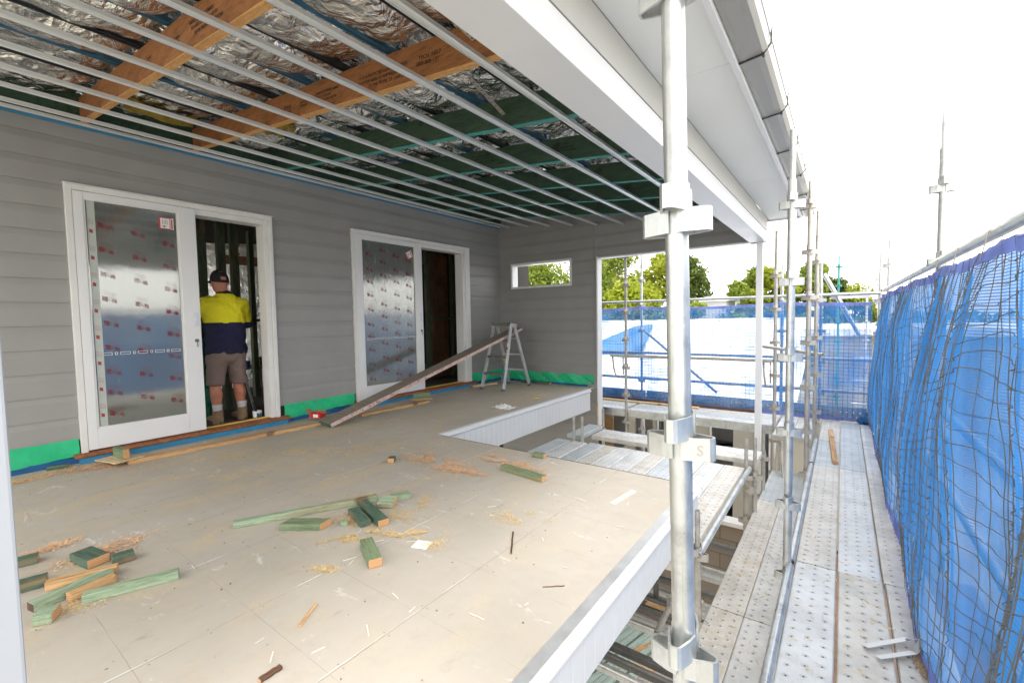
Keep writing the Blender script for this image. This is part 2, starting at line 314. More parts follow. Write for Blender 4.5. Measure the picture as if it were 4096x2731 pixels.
# ------------------------------------------------------------------ mesh helpers
class MB:
    def __init__(s): s.v = []; s.f = []; s.mi = []; s.sm = []
    def add(s, vs, fs, mi=0, sm=False):
        o = len(s.v); s.v += [tuple(v) for v in vs]; s.f += [tuple(i+o for i in f) for f in fs]; s.mi += [mi]*len(fs); s.sm += [sm]*len(fs); return s
    def box(s, x0, x1, y0, y1, z0, z1, mi=0, mat=None):
        vs = [(x, y, z) for z in (z0, z1) for y in (y0, y1) for x in (x0, x1)]
        if mat is not None: vs = [mat @ Vector(v) for v in vs]
        return s.add(vs, [(0, 2, 3, 1), (4, 5, 7, 6), (0, 1, 5, 4), (2, 6, 7, 3), (0, 4, 6, 2), (1, 3, 7, 5)], mi)
    def bar(s, p, q, w, h, up=(0, 0, 1), mi=0):
        p, q = Vector(p), Vector(q); d = (q-p).normalized(); u = Vector(up); sd = d.cross(u).normalized(); u = sd.cross(d)
        vs = [c + sd*a*w/2 + u*b*h/2 for c in (p, q) for a, b in ((-1, -1), (1, -1), (1, 1), (-1, 1))]
        return s.add(vs, [(0, 1, 2, 3), (7, 6, 5, 4), (0, 4, 5, 1), (1, 5, 6, 2), (2, 6, 7, 3), (3, 7, 4, 0)], mi)
    def tube(s, p, q, r, r2=None, n=20, mi=0, hollow=True):
        p, q = Vector(p), Vector(q); r2 = r if r2 is None else r2; d = (q-p).normalized(); a = d.orthogonal().normalized(); b = d.cross(a); vs = []
        for c, rr in ((p, r), (q, r2)):
            for i in range(n): t = 2*math.pi*i/n; vs.append(c + (a*math.cos(t)+b*math.sin(t))*rr)
        s.add(vs, [(i, (i+1) % n, n+(i+1) % n, n+i) for i in range(n)], mi, True)
        for c, rr, e in ((p, r, d), (q, r2, -d)):     # inset dark bore at the ends
            k = rr*.86 if hollow else 0
            if hollow:
                vs = [c + (a*math.cos(2*math.pi*i/n)+b*math.sin(2*math.pi*i/n))*rr for i in range(n)] + [c + (a*math.cos(2*math.pi*i/n)+b*math.sin(2*math.pi*i/n))*k for i in range(n)] + [c+e*.03 + (a*math.cos(2*math.pi*i/n)+b*math.sin(2*math.pi*i/n))*k for i in range(n)]
                s.add(vs, [(i, n+i, n+(i+1) % n, (i+1) % n) for i in range(n)] + [(n+i, 2*n+i, 2*n+(i+1) % n, n+(i+1) % n) for i in range(n)] + [tuple(range(2*n, 3*n))], mi)
            else: s.add([c + (a*math.cos(2*math.pi*i/n)+b*math.sin(2*math.pi*i/n))*rr for i in range(n)], [tuple(range(n))], mi)
        return s
    def path(s, pts, r, n=10, mi=0):
        pts = [Vector(p) for p in pts]; vs = []; fs = []
        for i, p in enumerate(pts):
            d = (pts[min(i+1, len(pts)-1)]-pts[max(i-1, 0)]).normalized(); a = d.cross(Vector((.13, .21, .97))).normalized(); b = d.cross(a)
            for k in range(n): t = 2*math.pi*k/n; vs.append(p+(a*math.cos(t)+b*math.sin(t))*r)
        for i in range(len(pts)-1):
            for k in range(n): fs.append((i*n+k, i*n+(k+1) % n, (i+1)*n+(k+1) % n, (i+1)*n+k))
        fs += [tuple(range(n)), tuple(range((len(pts)-1)*n, len(pts)*n))]; return s.add(vs, fs, mi, True)
    def extr(s, prof, axis_p, axis_q, U, V, mi=0, closed=True):   # profile (u,v) swept straight
        p, q = Vector(axis_p), Vector(axis_q); U, V = Vector(U), Vector(V); n = len(prof)
        vs = [c + U*a + V*b for c in (p, q) for a, b in prof]; k = n if closed else n-1
        fs = [(i, (i+1) % n, n+(i+1) % n, n+i) for i in range(k)]
        if closed: fs += [tuple(range(n)), tuple(range(2*n-1, n-1, -1))]
        return s.add(vs, fs, mi)
    def strap(s, pts, h, th, mi=0):   # upright strip following a plan path, with thickness
        pts = [Vector(p) for p in pts]; vs = []
        for i, p in enumerate(pts):
            d = (pts[min(i+1, len(pts)-1)]-pts[max(i-1, 0)]).normalized(); nn = Vector((-d.y, d.x, 0))
            for a in (-1, 1):
                for z in (0, h): vs.append(p+nn*a*th/2+Vector((0, 0, z)))
        fs = []
        for i in range(len(pts)-1):
            a, b = i*4, i*4+4
            fs += [(a, b, b+1, a+1), (a+2, a+3, b+3, b+2), (a+1, b+1, b+3, a+3), (a, a+2, b+2, b)]
        fs += [(0, 1, 3, 2), (len(vs)-4, len(vs)-2, len(vs)-1, len(vs)-3)]; return s.add(vs, fs, mi)
    def mesh(s, name, mats, off=(0, 0, 0)):
        me = bpy.data.meshes.new(name); o = Vector(off); me.from_pydata([Vector(v)-o for v in s.v], [], s.f)
        for mt in (mats if isinstance(mats, (list, tuple)) else [mats]): me.materials.append(mt)
        me.polygons.foreach_set('material_index', s.mi); me.polygons.foreach_set('use_smooth', s.sm); me.update()
        bm = bmesh.new(); bm.from_mesh(me); bmesh.ops.recalc_face_normals(bm, faces=bm.faces); bm.to_mesh(me); bm.free(); return me
def link(o): S.collection.objects.link(o); return o
def tag(o, label=None, cat=None, group=None, kind=None):
    for k, v in (('label', label), ('category', cat), ('group', group), ('kind', kind)):
        if v: o[k] = v
    return o
def thing(name, loc, label, cat, group=None, rz=0):
    o = link(bpy.data.objects.new(name, None)); o.empty_display_size = .1; o.location = loc; o.rotation_euler.z = rz; return tag(o, label, cat, group)
def part(name, mb, mats, parent=None, off=None, bevel=0):
    """mesh built in world coordinates when off is the parent's location, in local ones otherwise"""
    if off is None and parent is not None: off = (0, 0, 0)
    o = link(bpy.data.objects.new(name, mb.mesh(name, mats, off or (0, 0, 0))))
    if parent is not None: o.parent = parent
    if bevel:
        b = o.modifiers.new('bevel', 'BEVEL'); b.width = bevel; b.segments = 2; b.limit_method = 'ANGLE'
    return o
def solo(name, mb, mats, loc, label, cat, group=None, kind=None, bevel=0):
    o = part(name, mb, mats, None, loc, bevel); o.location = loc; return tag(o, label, cat, group, kind)
def copy_tree(o, parent=None):
    c = o.copy(); link(c)
    if parent is not None: c.parent = parent
    for ch in list(o.children): copy_tree(ch, c)
    return c
def vnoise(x, y, seed=0):
    xi = np.floor(x).astype(int); yi = np.floor(y).astype(int); fx = x-xi; fy = y-yi; fx = fx*fx*(3-2*fx); fy = fy*fy*(3-2*fy)
    def h(a, b):
        n = (a*374761393 + b*668265263 + seed*974711) & 0x7fffffff; n = ((n ^ (n >> 13))*1274126177) & 0x7fffffff; return ((n ^ (n >> 16)) & 0xffff)/65535.
    return (h(xi, yi)*(1-fx)+h(xi+1, yi)*fx)*(1-fy)+(h(xi, yi+1)*(1-fx)+h(xi+1, yi+1)*fx)*fy
def fbm(x, y, o=4, seed=0):
    r = 0; a = .5
    for i in range(o): r = r+a*vnoise(x*2**i, y*2**i, seed+i); a *= .5
    return r
ORD = ['first', 'second', 'third', 'fourth', 'fifth', 'sixth', 'seventh', 'eighth', 'ninth', 'tenth', 'eleventh', 'twelfth']

# ================================================================== THE SETTING
PL = lambda x: 2.95 - .113*(x+5.35)          # underside plane of the raked ceiling battens
def struct(name, mb, mats): return tag(part(name, mb, mats), kind='structure')
g = MB(); g.box(-400, 400, -400, 400, -3.1, -2.9); struct('ground', g, M['dryground'])
g = MB(); g.box(-.345, 1.6, -2, 9, -2.899, -2.8); struct('gap_darkening_strip', g, M['soil'])  # dark strip added so the plank gaps don't show the bright ground
g = MB(); g.box(-5.2, -.35, -2, 8.6, -2.899, -2.75); struct('ground_slab', g, M['concrete'])
g = MB(); g.box(-5.398, -.86, -1.4, 3.25, -.02, 0); g.box(-5.398, -3.40, 3.25, 6.948, -.02, 0)
struct('deck_floor', g, M['deck'])
g = MB(); g.box(-10, -5.502, -1.6, 8.2, -.05, .05); struct('room_floor', g, mottled('dusty_sheet_floor', (.10, .085, .07), .85, sc=3, var=.3, bst=.3))

# weatherboard walls
def boards(mb, O, U, Nn, u0, u1, z0, z1, holes=(), top=None, phase=0., bh=.2):
    O, U, Nn = Vector(O), Vector(U), Vector(Nn)
    us = sorted({u0, u1} | {h for q in holes for h in q[:2]} | ({u0+(u1-u0)*i/12 for i in range(13)} if top else set()))
    brk = set([z0, z1]) | {h for q in holes for h in q[2:]}
    k = math.floor((z0-phase)/bh)-1
    while phase+k*bh < z1:
        for d in (0, .143): brk.add(round(phase+k*bh+d, 4))
        k += 1
    zs = sorted(z for z in brk if z0-1e-6 <= z <= z1+1e-6)
    off = lambda zl: .014 if zl <= .143 else .014-.011*(zl-.143)/(bh-.143)
    def zl(z): return (z-phase) % bh
    for i in range(len(us)-1):
        a, b = us[i], us[i+1]; um = (a+b)/2
        for j in range(len(zs)-1):
            c, d = zs[j], zs[j+1]; zm = (c+d)/2
            if d-c < 1e-4 or any(h[0] < um < h[1] and h[2] < zm < h[3] for h in holes): continue
            if top and c > top(um): continue
            base = zl(zm); lo = off(base-(zm-c)+1e-5 if base-(zm-c) > 0 else 0); hi = off(min(base+(d-zm), bh))
            P = lambda u, n, z: O+U*u+Nn*n+Vector((0, 0, z))
            mb.add([P(a, lo, c), P(b, lo, c), P(b, hi, d), P(a, hi, d)], [(0, 1, 2, 3)])
            if abs(zl(c+1e-5)) < 1e-3: mb.add([P(a, .003, c), P(b, .003, c), P(b, lo, c), P(a, lo, c)], [(0, 1, 2, 3)])
    return mb
topm = lambda u: PL(-5.4)+.2
D1 = (.90, 2.575, .0, 2.42); D2 = (3.68, 5.99, .0, 2.44)
house = thing('weatherboard_house', (-5.4, 3, 0), 'grey weatherboard house wall with two white sliding doors along the deck', 'house')
hp = (-5.4, 3, 0)
b = boards(MB(), (-5.4, 0, 0), (0, 1, 0), (1, 0, 0), -1.4, 6.95, .205, 3.2, [D1, D2], phase=.205)
part('weatherboards', b, M['wall'], house, hp)
b = MB()
def holed(mb, ax, c0, c1, u0, u1, z0, z1, holes):
    us = sorted({u0, u1} | {h for q in holes for h in q[:2]})
    for i in range(len(us)-1):
        a, e = us[i], us[i+1]; m_ = (a+e)/2; hs_ = sorted([(h[2], h[3]) for h in holes if h[0] < m_ < h[1]]); z = z0
        for lo, hi in hs_+[(z1, z1)]:
            if lo > z+1e-4: mb.box(*((c0, c1, a, e) if ax == 'x' else (a, e, c0, c1)), z, lo)
            z = max(z, hi)
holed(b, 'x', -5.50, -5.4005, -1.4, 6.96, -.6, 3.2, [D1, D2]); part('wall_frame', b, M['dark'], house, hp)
for a, e in ((-1.4, .86), (2.66, 3.62), (6.05, 6.93)):
    b = MB(); n = max(8, int((e-a)/.06)); xs = [a+(e-a)*i/n for i in range(n+1)]
    for i in range(n):
        for j in range(4):
            def q(i_, j_):
                y = xs[i_]; z = .055+(.215-.055)*j_/4; o = .012+.010*math.sin(y*17+j_)*(.3+j_*.1)+.008*math.sin(y*41+j_*2); return (-5.4+o+.012, y, z-.012*math.sin(y*5)*(j_ == 0))
            b.add([q(i, j), q(i+1, j), q(i+1, j+1), q(i, j+1)], [(0, 1, 2, 3)], 0, True)
    part('green_membrane', b, M['membrane'], house, hp)
for a, e in ((-1.4, .85), (2.70, 3.6), (6.06, 6.94)): b = MB(); b.box(-5.399, -5.38, a, e, .001, .056); part('waterproof_band', b, M['bluedark'], house, hp)
b = MB(); b.extr([(-5.384, -.002), (-5.340, -.002), (-5.340, .25), (-5.384, .25)], (0, -1.4, PL(-5.36)), (0, 6.945, PL(-5.36)), (1, 0, 0), (0, 0, 1)); part('wall_plate', b, M['rafter'], house, hp)

ew = thing('weatherboard_wall', (-4.3, 6.95, 0), 'grey weatherboard end wall with a slot window beside the wide doorway', 'wall'); ep = (-4.3, 6.95, 0)
WIN = (-5.08, -3.83, 1.775, 2.19); OPN = (-3.32, -.97, -.62, 2.185)
tp = lambda u: PL(u)+.24 if u < -1.1 else 2.5
b = boards(MB(), (0, 6.95, 0), (1, 0, 0), (0, -1, 0), -5.385, -.975, .17, 3.2, [WIN, OPN], top=tp, phase=.17)
b = boards(b, (0, 6.95, 0), (1, 0, 0), (0, -1, 0), -3.52, -3.32, -1.4, .17, [], phase=.17)
b = boards(b, (0, 6.95, 0), (1, 0, 0), (0, -1, 0), -5.385, -3.52, -1.4, -.35, [], phase=.17)
part('weatherboards', b, M['wall'], ew, ep)
b = MB(); holed(b, 'y', 6.9505, 7.06, -5.50, -.975, -2.75, 2.45, [WIN, (-3.32, -.97, -2.76, 2.185)])
for i in range(8): x = -5.5+i*.56; b.box(x, x+.56, 6.9505, 7.06, 2.45, PL(x+.56)+.2)
part('wall_frame', b, M['dark'], ew, ep)
b = MB(); b.box(-3.395, -3.375, 6.925, 6.9495, .17, PL(-3.38)-.02); b.box(-5.40, -5.37, 6.92, 6.9495, .17, PL(-5.38)); part('vertical_bead', b, M['wall'], ew, ep, .003)
b = MB(); b.box(-3.335, -3.31, 6.915, 7.08, -.66, 2.20); b.box(-3.31, -.97, 6.92, 7.075, 2.165, 2.187); part('door_trim', b, M['white'], ew, ep, .002)
b = MB(); b.box(-3.337, -3.312, 6.905, 6.914, -.68, -.25); part('bare_timber_stud', b, M['palepine'], ew, ep)
b = MB()
n = 34
for i in range(n):
    for j in range(4):
        def q(i_, j_):
            x = -5.37+(5.37-3.40)*i_/n; z = .0+.19*j_/4+.02; o = .02+.010*math.sin(x*15+j_)+.012*math.sin(x*37+j_*2.3)*(1-j_*.15); return (x, 6.95-o, z-(.018*math.sin(x*4) if j_ == 0 else 0))
        b.add([q(i, j), q(i+1, j), q(i+1, j+1), q(i, j+1)], [(0, 1, 2, 3)], 0, True)
part('green_membrane', b, M['membrane'], ew, ep)
b = MB(); b.box(-5.37, -3.52, 6.915, 6.936, .001, .035); part('waterproof_band', b, M['bluedark'], ew, ep)
b = MB(); y0, y1 = 6.915, 7.07; w0 = .028
b.box(WIN[0]-w0, WIN[0], y0, y1, WIN[2]-w0, WIN[3]+w0); b.box(WIN[1], WIN[1]+w0, y0, y1, WIN[2]-w0, WIN[3]+w0); b.box(WIN[0], WIN[1], y0, y1, WIN[3], WIN[3]+w0); b.box(WIN[0], WIN[1], y0, y1, WIN[2]-w0, WIN[2])
i_ = .010
b.box(WIN[0]+.0005, WIN[0]+i_, y0+.002, y1+.02, WIN[2]+i_, WIN[3]-i_); b.box(WIN[1]-i_, WIN[1]-.0005, y0+.002, y1+.02, WIN[2]+i_, WIN[3]-i_); b.box(WIN[0]+.0005, WIN[1]-.0005, y0+.002, y1+.02, WIN[3]-i_+.0005, WIN[3]-.0005); b.box(WIN[0]+.0005, WIN[1]-.0005, y0+.002, y1+.02, WIN[2]+.0005, WIN[2]+i_-.0005)
wf = part('window', b, M['white'], ew, ep, .002)
b = MB(); b.box(WIN[0]-w0-.02, WIN[1]+w0+.02, 6.895, 6.914, WIN[3]+w0, WIN[3]+w0+.012)
o = part('window_flashing', b, M['gutter'], wf, (0, 0, 0)); 
o.data.transform(Matrix.Translation(-Vector(ep)))

# roof sheet over everything
roof = thing('house_roof', (-4, 3, 3.1), 'sheet roof over the deck and the room behind', 'roof')
b = MB(); prof = [(-10.2, PL(-10.2)+.31), (-.40, PL(-.40)+.31), (-.40, PL(-.40)+.325), (-10.2, PL(-10.2)+.325)]
b.extr(prof, (0, -1.6, 0), (0, 7.42, 0), (1, 0, 0), (0, 0, 1)); part('roof_sheet', b, M['gutter'], roof, (-4, 3, 3.1))

# rafters
RY = [1.0, 1.84, 2.675, 3.56, 4.43, 5.22, 6.1]
def rafter_mb(y):
    b = MB(); x0, x1 = -5.385, -1.045; h0, h1 = .013, .218; e = .006
    for (a, c, mi) in ((h0, h0+e, 1), (h0+e, h1, 0)):
        vs = [(x0, yy, PL(x0)+z) for yy in (0, .045) for z in (a, c)] + [(x1, yy, PL(x1)+z) for yy in (0, .045) for z in (a, c)]
        vs = [(v[0], v[1]+y, v[2]) for v in vs]
        b.add(vs, [(0, 1, 5, 4), (2, 6, 7, 3), (0, 4, 6, 2), (1, 3, 7, 5), (0, 2, 3, 1), (4, 5, 7, 6)], mi)
    return b
rafters = []
for i, y in enumerate(RY):
    if i < 2: lab = ['orange laminated rafter nearest the camera, above the first glass door', 'orange laminated rafter with black printed lettering, second from the camera'][i]
    else: lab = f'dark green rafter with teal lower edge, {ORD[i-2]} one behind the orange rafters'
    rafters.append(solo('roof_rafter', rafter_mb(y), [M['lvl'], M['lvledge']] if i < 2 else [M['rafter'], M['rafteredge']], (-3.2, y, 2.8), lab, 'rafter', 'rafters under the deck roof'))
def lettering(par, body, size, loc, X, Y, mat, name='lettering', bold=0., squash=1.):
    cu = bpy.data.curves.new('t', 'FONT'); cu.body = body; cu.size = size; cu.offset = bold; cu.align_x = 'LEFT'; cu.resolution_u = 3
    to = bpy.data.objects.new('t', cu); S.collection.objects.link(to); bpy.context.view_layer.update()
    me = bpy.data.meshes.new_from_object(to.evaluated_get(bpy.context.evaluated_depsgraph_get())); bpy.data.objects.remove(to); bpy.data.curves.remove(cu)
    X = Vector(X).normalized(); Y = Vector(Y).normalized(); Z = X.cross(Y).normalized(); Y = Z.cross(X)
    mt = Matrix(((X.x*squash, Y.x, Z.x, loc[0]), (X.y*squash, Y.y, Z.y, loc[1]), (X.z*squash, Y.z, Z.z, loc[2]), (0, 0, 0, 1)))
    me.transform(mt); me.transform(Matrix.Translation(-Vector(par.matrix_basis.translation))); me.materials.clear(); me.materials.append(mat)
    o = link(bpy.data.objects.new(name, me)); o.parent = par; return o
def lv(r, y, x, dz, body, size, sq=1.): lettering(rafters[r], body, size, (x, y-.0015, PL(x)+dz), (1, 0, -.113), (0, 0, 1), M['ink'], bold=.0006, squash=sq)
y = RY[1]
lv(1, y, -1.99, .120, 'TECH  HELP', .030, 1.15); lv(1, y, -2.02, .086, '1800-808-131', .030, 1.15)
lv(1, y, -2.56, .122, '12-12-16 PROTECTED AGAINST TERMITES', .027, .95); lv(1, y, -2.56, .090, '01:24  FOR AREAS OF AUSTRALIA SOUTH', .027, .93); lv(1, y, -2.46, .058, 'OF THE TROPIC OF CAPRICORN', .027, 1.0)
lv(1, y, -3.07, .125, 'LAMINATED VENEER LUMBER', .022, 1.); lv(1, y, -3.07, .098, 'H2S  E13.2  JAS-ANZ', .022, 1.); lv(1, y, -3.03, .072, '21.208  G MILL NO 990', .022, 1.)
lv(1, y, -3.56, .090, 'hySPAN', .050, .9); lv(1, y, -3.50, .070, 'ENGINEERED', .016, 1.); lv(1, y, -3.28, .105, 'AS/NZS 4357', .020); lv(1, y, -3.28, .080, 'APPROVED', .020)
y = RY[0]
lv(0, y, -2.86, .135, 'PROTECTED AGAINST TERMITES', .027, .8); lv(0, y, -2.84, .105, 'FOR AREAS OF AUSTRALIA SOUTH', .027, .8); lv(0, y, -2.80, .072, 'OF THE TROPIC OF CAPRICORN', .027, .9)
lv(0, y, -3.17, .115, 'VENEER LUMBER', .022); lv(0, y, -3.16, .088, 'G MILL NO 990', .022); lv(0, y, -3.56, .115, 'JAS-ANZ', .022)
M['inkfaint'] = mottled('faded_ink', (.008, .02, .012), .8, sc=9, var=.3, bst=0)
for ri, xx in ((3, -2.2), (3, -3.1), (5, -2.3), (5, -3.2)):
    for k, tx in enumerate(('H2 F  AS/NZS 1604.4', 'MGP10  AS/NZS 4357', 'PINE  KILN DRIED')):
        lettering(rafters[ri], tx, .026, (xx+.05*k, RY[ri]-.0015, PL(xx)+.15-.034*k), (1, 0, -.113), (0, 0, 1), M['inkfaint'], bold=.0006)

# ceiling battens
BX = [-5.355, -5.15, -4.70, -4.24, -3.78, -3.31, -2.85, -2.41, -1.97, -1.51]
for i, x in enumerate(BX):
    b = MB(); z = PL(x)-.012; w_ = .0245 if i else .018
    prof = [(-w_, .024), (-w_*.95, .004), (-w_*.35, 0), (-w_*.25, .004), (w_*.25, .004), (w_*.35, 0), (w_*.95, .004), (w_, .024)]
    cuts = [-1.4, 1.35+.21*i % 1.1, 4.2+.37*i % 1.3, 6.925]
    for a, c in zip(cuts[:-1], cuts[1:]): b.extr(prof, (x, a+.0015, z), (x, c+.0, z), (1, 0, 0), (0, 0, 1))
    lab = 'thin metal edge track running along the top of the house wall' if i == 0 else ('long zinc ceiling batten nearest the white eave beam' if i == len(BX)-1 else f'long zinc ceiling batten, {ORD[i-1]} one out from the house wall')
    solo('ceiling_batten', b, M['batten'], (x, 3, z), lab, 'batten', 'zinc ceiling battens')
b = MB(); b.box(-5.383, -5.366, -1.4, 6.94, PL(-5.37)-.035, PL(-5.37)-.02); solo('blue_edge_strip', b, M['bluepaint'], (-5.37, 3, 2.9), 'thin blue strip along the top edge of the house wall', 'strip')

# roof battens
for i, x in enumerate([-5.08, -4.62, -4.16, -3.68, -3.16, -2.71, -2.25, -1.84, -1.33]):
    blue = i % 2 == 0 if i != 8 else False; b = MB(); z = PL(x)+.222
    b.extr([(-.026, 0), (-.016, .0), (-.012, .01), (.012, .01), (.016, 0), (.026, 0), (.015, .036), (-.015, .036)], (x, -1.4, z), (x, 6.93, z), (1, 0, 0), (0, 0, 1))
    solo('roof_batten', b, M['steelblue'] if blue else M['steeldark'], (x, 3, z), f'{"blue" if blue else "dark"} steel roof batten against the foil, {ORD[i]} one from the house wall', 'batten', 'steel roof battens under the foil')

# foil blanket
nx, ny = 260, 430; xs = np.linspace(-5.39, -1.03, nx); ys = np.linspace(-1.4, 6.93, ny); X, Y = np.meshgrid(xs, ys)
fx = ((X+5.08)/.46) % 1; sx = np.sin(np.pi*fx)**.7
ry = np.array([.16-.84, .16]+RY+[6.95]); idx = np.clip(np.searchsorted(ry, Y)-1, 0, len(ry)-2); fy = np.clip((Y-ry[idx]-.02)/(ry[idx+1]-ry[idx]-.02), 0, 1); by = np.sin(np.pi*fy)**.55
edge = np.clip((-1.05-X)/.15, 0, 1)
crump = (fbm(X*5, Y*5, 3, 3)-.5)*.06 + np.abs(fbm(X*9+fbm(X*3, Y*3, 2, 9)*5, Y*6, 3, 5)-.5)*.07 + (np.abs(fbm(X*22, Y*15, 2, 8)-.4))*.015
Z = PL(X)+.285 - sx*(.012+.085*by*(.6+.8*vnoise(X*2, Y*1.7, 4))) - crump*(.15+.85*np.minimum(sx, 1)*(.3+.7*by))
Z = np.maximum(Z, PL(X)+np.where(by < .35, .225, .10))
V = np.stack([X.ravel()+3.2, Y.ravel()-3, Z.ravel()-3], 1)
F = (np.arange(ny-1)[:, None]*nx+np.arange(nx-1)[None]).ravel(); F = np.stack([F, F+1, F+1+nx, F+nx], 1)
me = bpy.data.meshes.new('foil_blanket'); me.from_pydata(V.tolist(), [], F.tolist()); me.materials.append(M['foil']); me.polygons.foreach_set('use_smooth', [True]*len(F)); me.update()
o = link(bpy.data.objects.new('foil_blanket', me)); o.location = (-3.2, 3, 3); tag(o, 'crumpled silver foil insulation blanket sagging between the roof battens', 'insulation')
for (x, y, sx_, sy_, lab) in ((-4.85, 1.45, .14, .5, 'yellow insulation edge sticking out between the two orange rafters near the wall'), (-4.15, 2.15, .34, .16, 'yellow insulation edge drooping just behind the second orange rafter')):
    b = MB(); n = 10; vs = []
    for i in range(n+1):
        for j in range(n+1):
            u, v = i/n*2-1, j/n*2-1; vs.append((x+u*sx_/2, y+v*sy_/2, PL(x)+.12+.03*math.sin(5*u+3*v)+.04*v*v+.012*random.random()))
    b.add(vs, [(i*(n+1)+j, i*(n+1)+j+1, (i+1)*(n+1)+j+1, (i+1)*(n+1)+j) for i in range(n) for j in range(n)], 0, True)
    o = solo('insulation_edge', b, M['insul'], (x, y, PL(x)+.12), lab, 'insulation', 'loose yellow insulation'); sd = o.modifiers.new('thick', 'SOLIDIFY'); sd.thickness = .02
# perforated hanger straps
for k, (p, q, lab) in enumerate((((-1.62, 1.5, PL(-1.6)+.24), (-1.56, 1.83, PL(-1.56)+.12), 'perforated hanger strap running to the second orange rafter near the eave beam'), ((-2.0, 2.2, PL(-2)+.24), (-2.0, 2.66, PL(-2)+.10), 'perforated hanger strap on the foil in front of the first dark green rafter'))):
    b = MB(); b.bar(p, q, .03, .003)
    d = Vector(q)-Vector(p)
    for i in range(12):
        c = Vector(p)+d*(i+.5)/12; c.z -= .0025; b.tube(c, c+Vector((0, 0, -.001)), .006, n=8, mi=1, hollow=False)
    solo('hanger_strap', b, [M['galvold'], M['black']], q, lab, 'strap')

# eave beam, soffit, gutter
eb = thing('eave_beam', (-.94, 3, 2.16), 'white boxed beam along the open edge of the deck roof', 'beam'); p0 = (-.94, 3, 2.16)
b = MB(); b.box(-1.04, -.845, -1.4, 7.08, 2.165, 2.305); b.box(-1.045, -1.035, -1.4, 6.94, 2.3, 2.62); part('lower_board', b, M['white'], eb, p0, .003)
b = MB(); b.box(-1.02, -.866, -1.4, 7.07, 2.306, 2.322); part('shadow_gap', b, M['gutter'], eb, p0)
b = MB(); b.box(-1.03, -.852, -1.4, 7.08, 2.323, 2.498); part('upper_board', b, M['beige'], eb, p0, .002)
b = MB(); b.box(-.872, -.858, -1.4, 7.078, 2.470, 2.4985); part('cornice_bead', b, M['beige'], eb, p0, .003)
so = thing('eave_soffit', (-.66, 3, 2.5), 'white eave soffit lining outside the beam', 'soffit'); p0 = (-.66, 3, 2.5)
b = MB(); jt = [-1.4, .2, 2.62, 5.05, 7.25]
for a, c in zip(jt[:-1], jt[1:]): b.box(-.851, -.487, a, c-.003, 2.500, 2.512)
b.box(-.85, -.49, -1.4, 7.24, 2.5125, 2.52)
part('soffit_sheet', b, M['soffit'], so, p0)
b = MB(); b.box(-.487, -.458, -1.4, 7.29, 2.478, 2.66); b.box(-3.3, -.4875, 7.251, 7.285, 2.478, 2.66); part('barge_board', b, M['white'], so, p0, .002)
gu = thing('roof_gutter', (-.40, 3, 2.5), 'grey steel gutter along the roof edge above the scaffold', 'gutter'); p0 = (-.40, 3, 2.5)
b = MB(); pr = [(-.456, 2.64), (-.456, 2.505), (-.43, 2.50), (-.375, 2.512), (-.345, 2.512), (-.325, 2.53), (-.318, 2.60), (-.335, 2.615), (-.335, 2.605), (-.328, 2.595), (-.335, 2.535), (-.35, 2.52), (-.44, 2.52), (-.448, 2.64)]
b.extr(pr, (0, -1.4, 0), (0, 7.40, 0), (1, 0, 0), (0, 0, 1)); part('gutter_trough', b, M['gutter'], gu, p0)
b = MB(); b.box(-.322, -.314, -1.4, 7.40, 2.60, 2.612); part('gutter_lip', b, M['white_dirty'], gu, p0)
for y in (.95, 1.8, 2.65, 3.48, 4.3, 5.15, 6.0, 6.85):
    b = MB(); b.bar((-.457, y, 2.496), (-.34, y, 2.508), .012, .006); b.bar((-.345, y, 2.508), (-.312, y, 2.55), .010, .006); b.bar((-.312, y, 2.55), (-.308, y+.0, 2.625), .008, .006); b.tube((-.345, y-.012, 2.504), (-.345, y+.012, 2.504), .008, n=8, hollow=False)
    part('gutter_bracket', b, M['black'], gu, p0)

# posts
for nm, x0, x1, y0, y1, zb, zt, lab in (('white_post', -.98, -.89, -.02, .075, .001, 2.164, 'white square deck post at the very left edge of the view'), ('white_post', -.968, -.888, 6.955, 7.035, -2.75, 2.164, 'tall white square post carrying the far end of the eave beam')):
    b = MB(); b.box(x0, x1, y0, y1, zb, zt); solo(nm, b, M['postpaint'] if zb > 0 else M['white'], ((x0+x1)/2, (y0+y1)/2, zb), lab, 'post', 'white deck posts', bevel=.004)

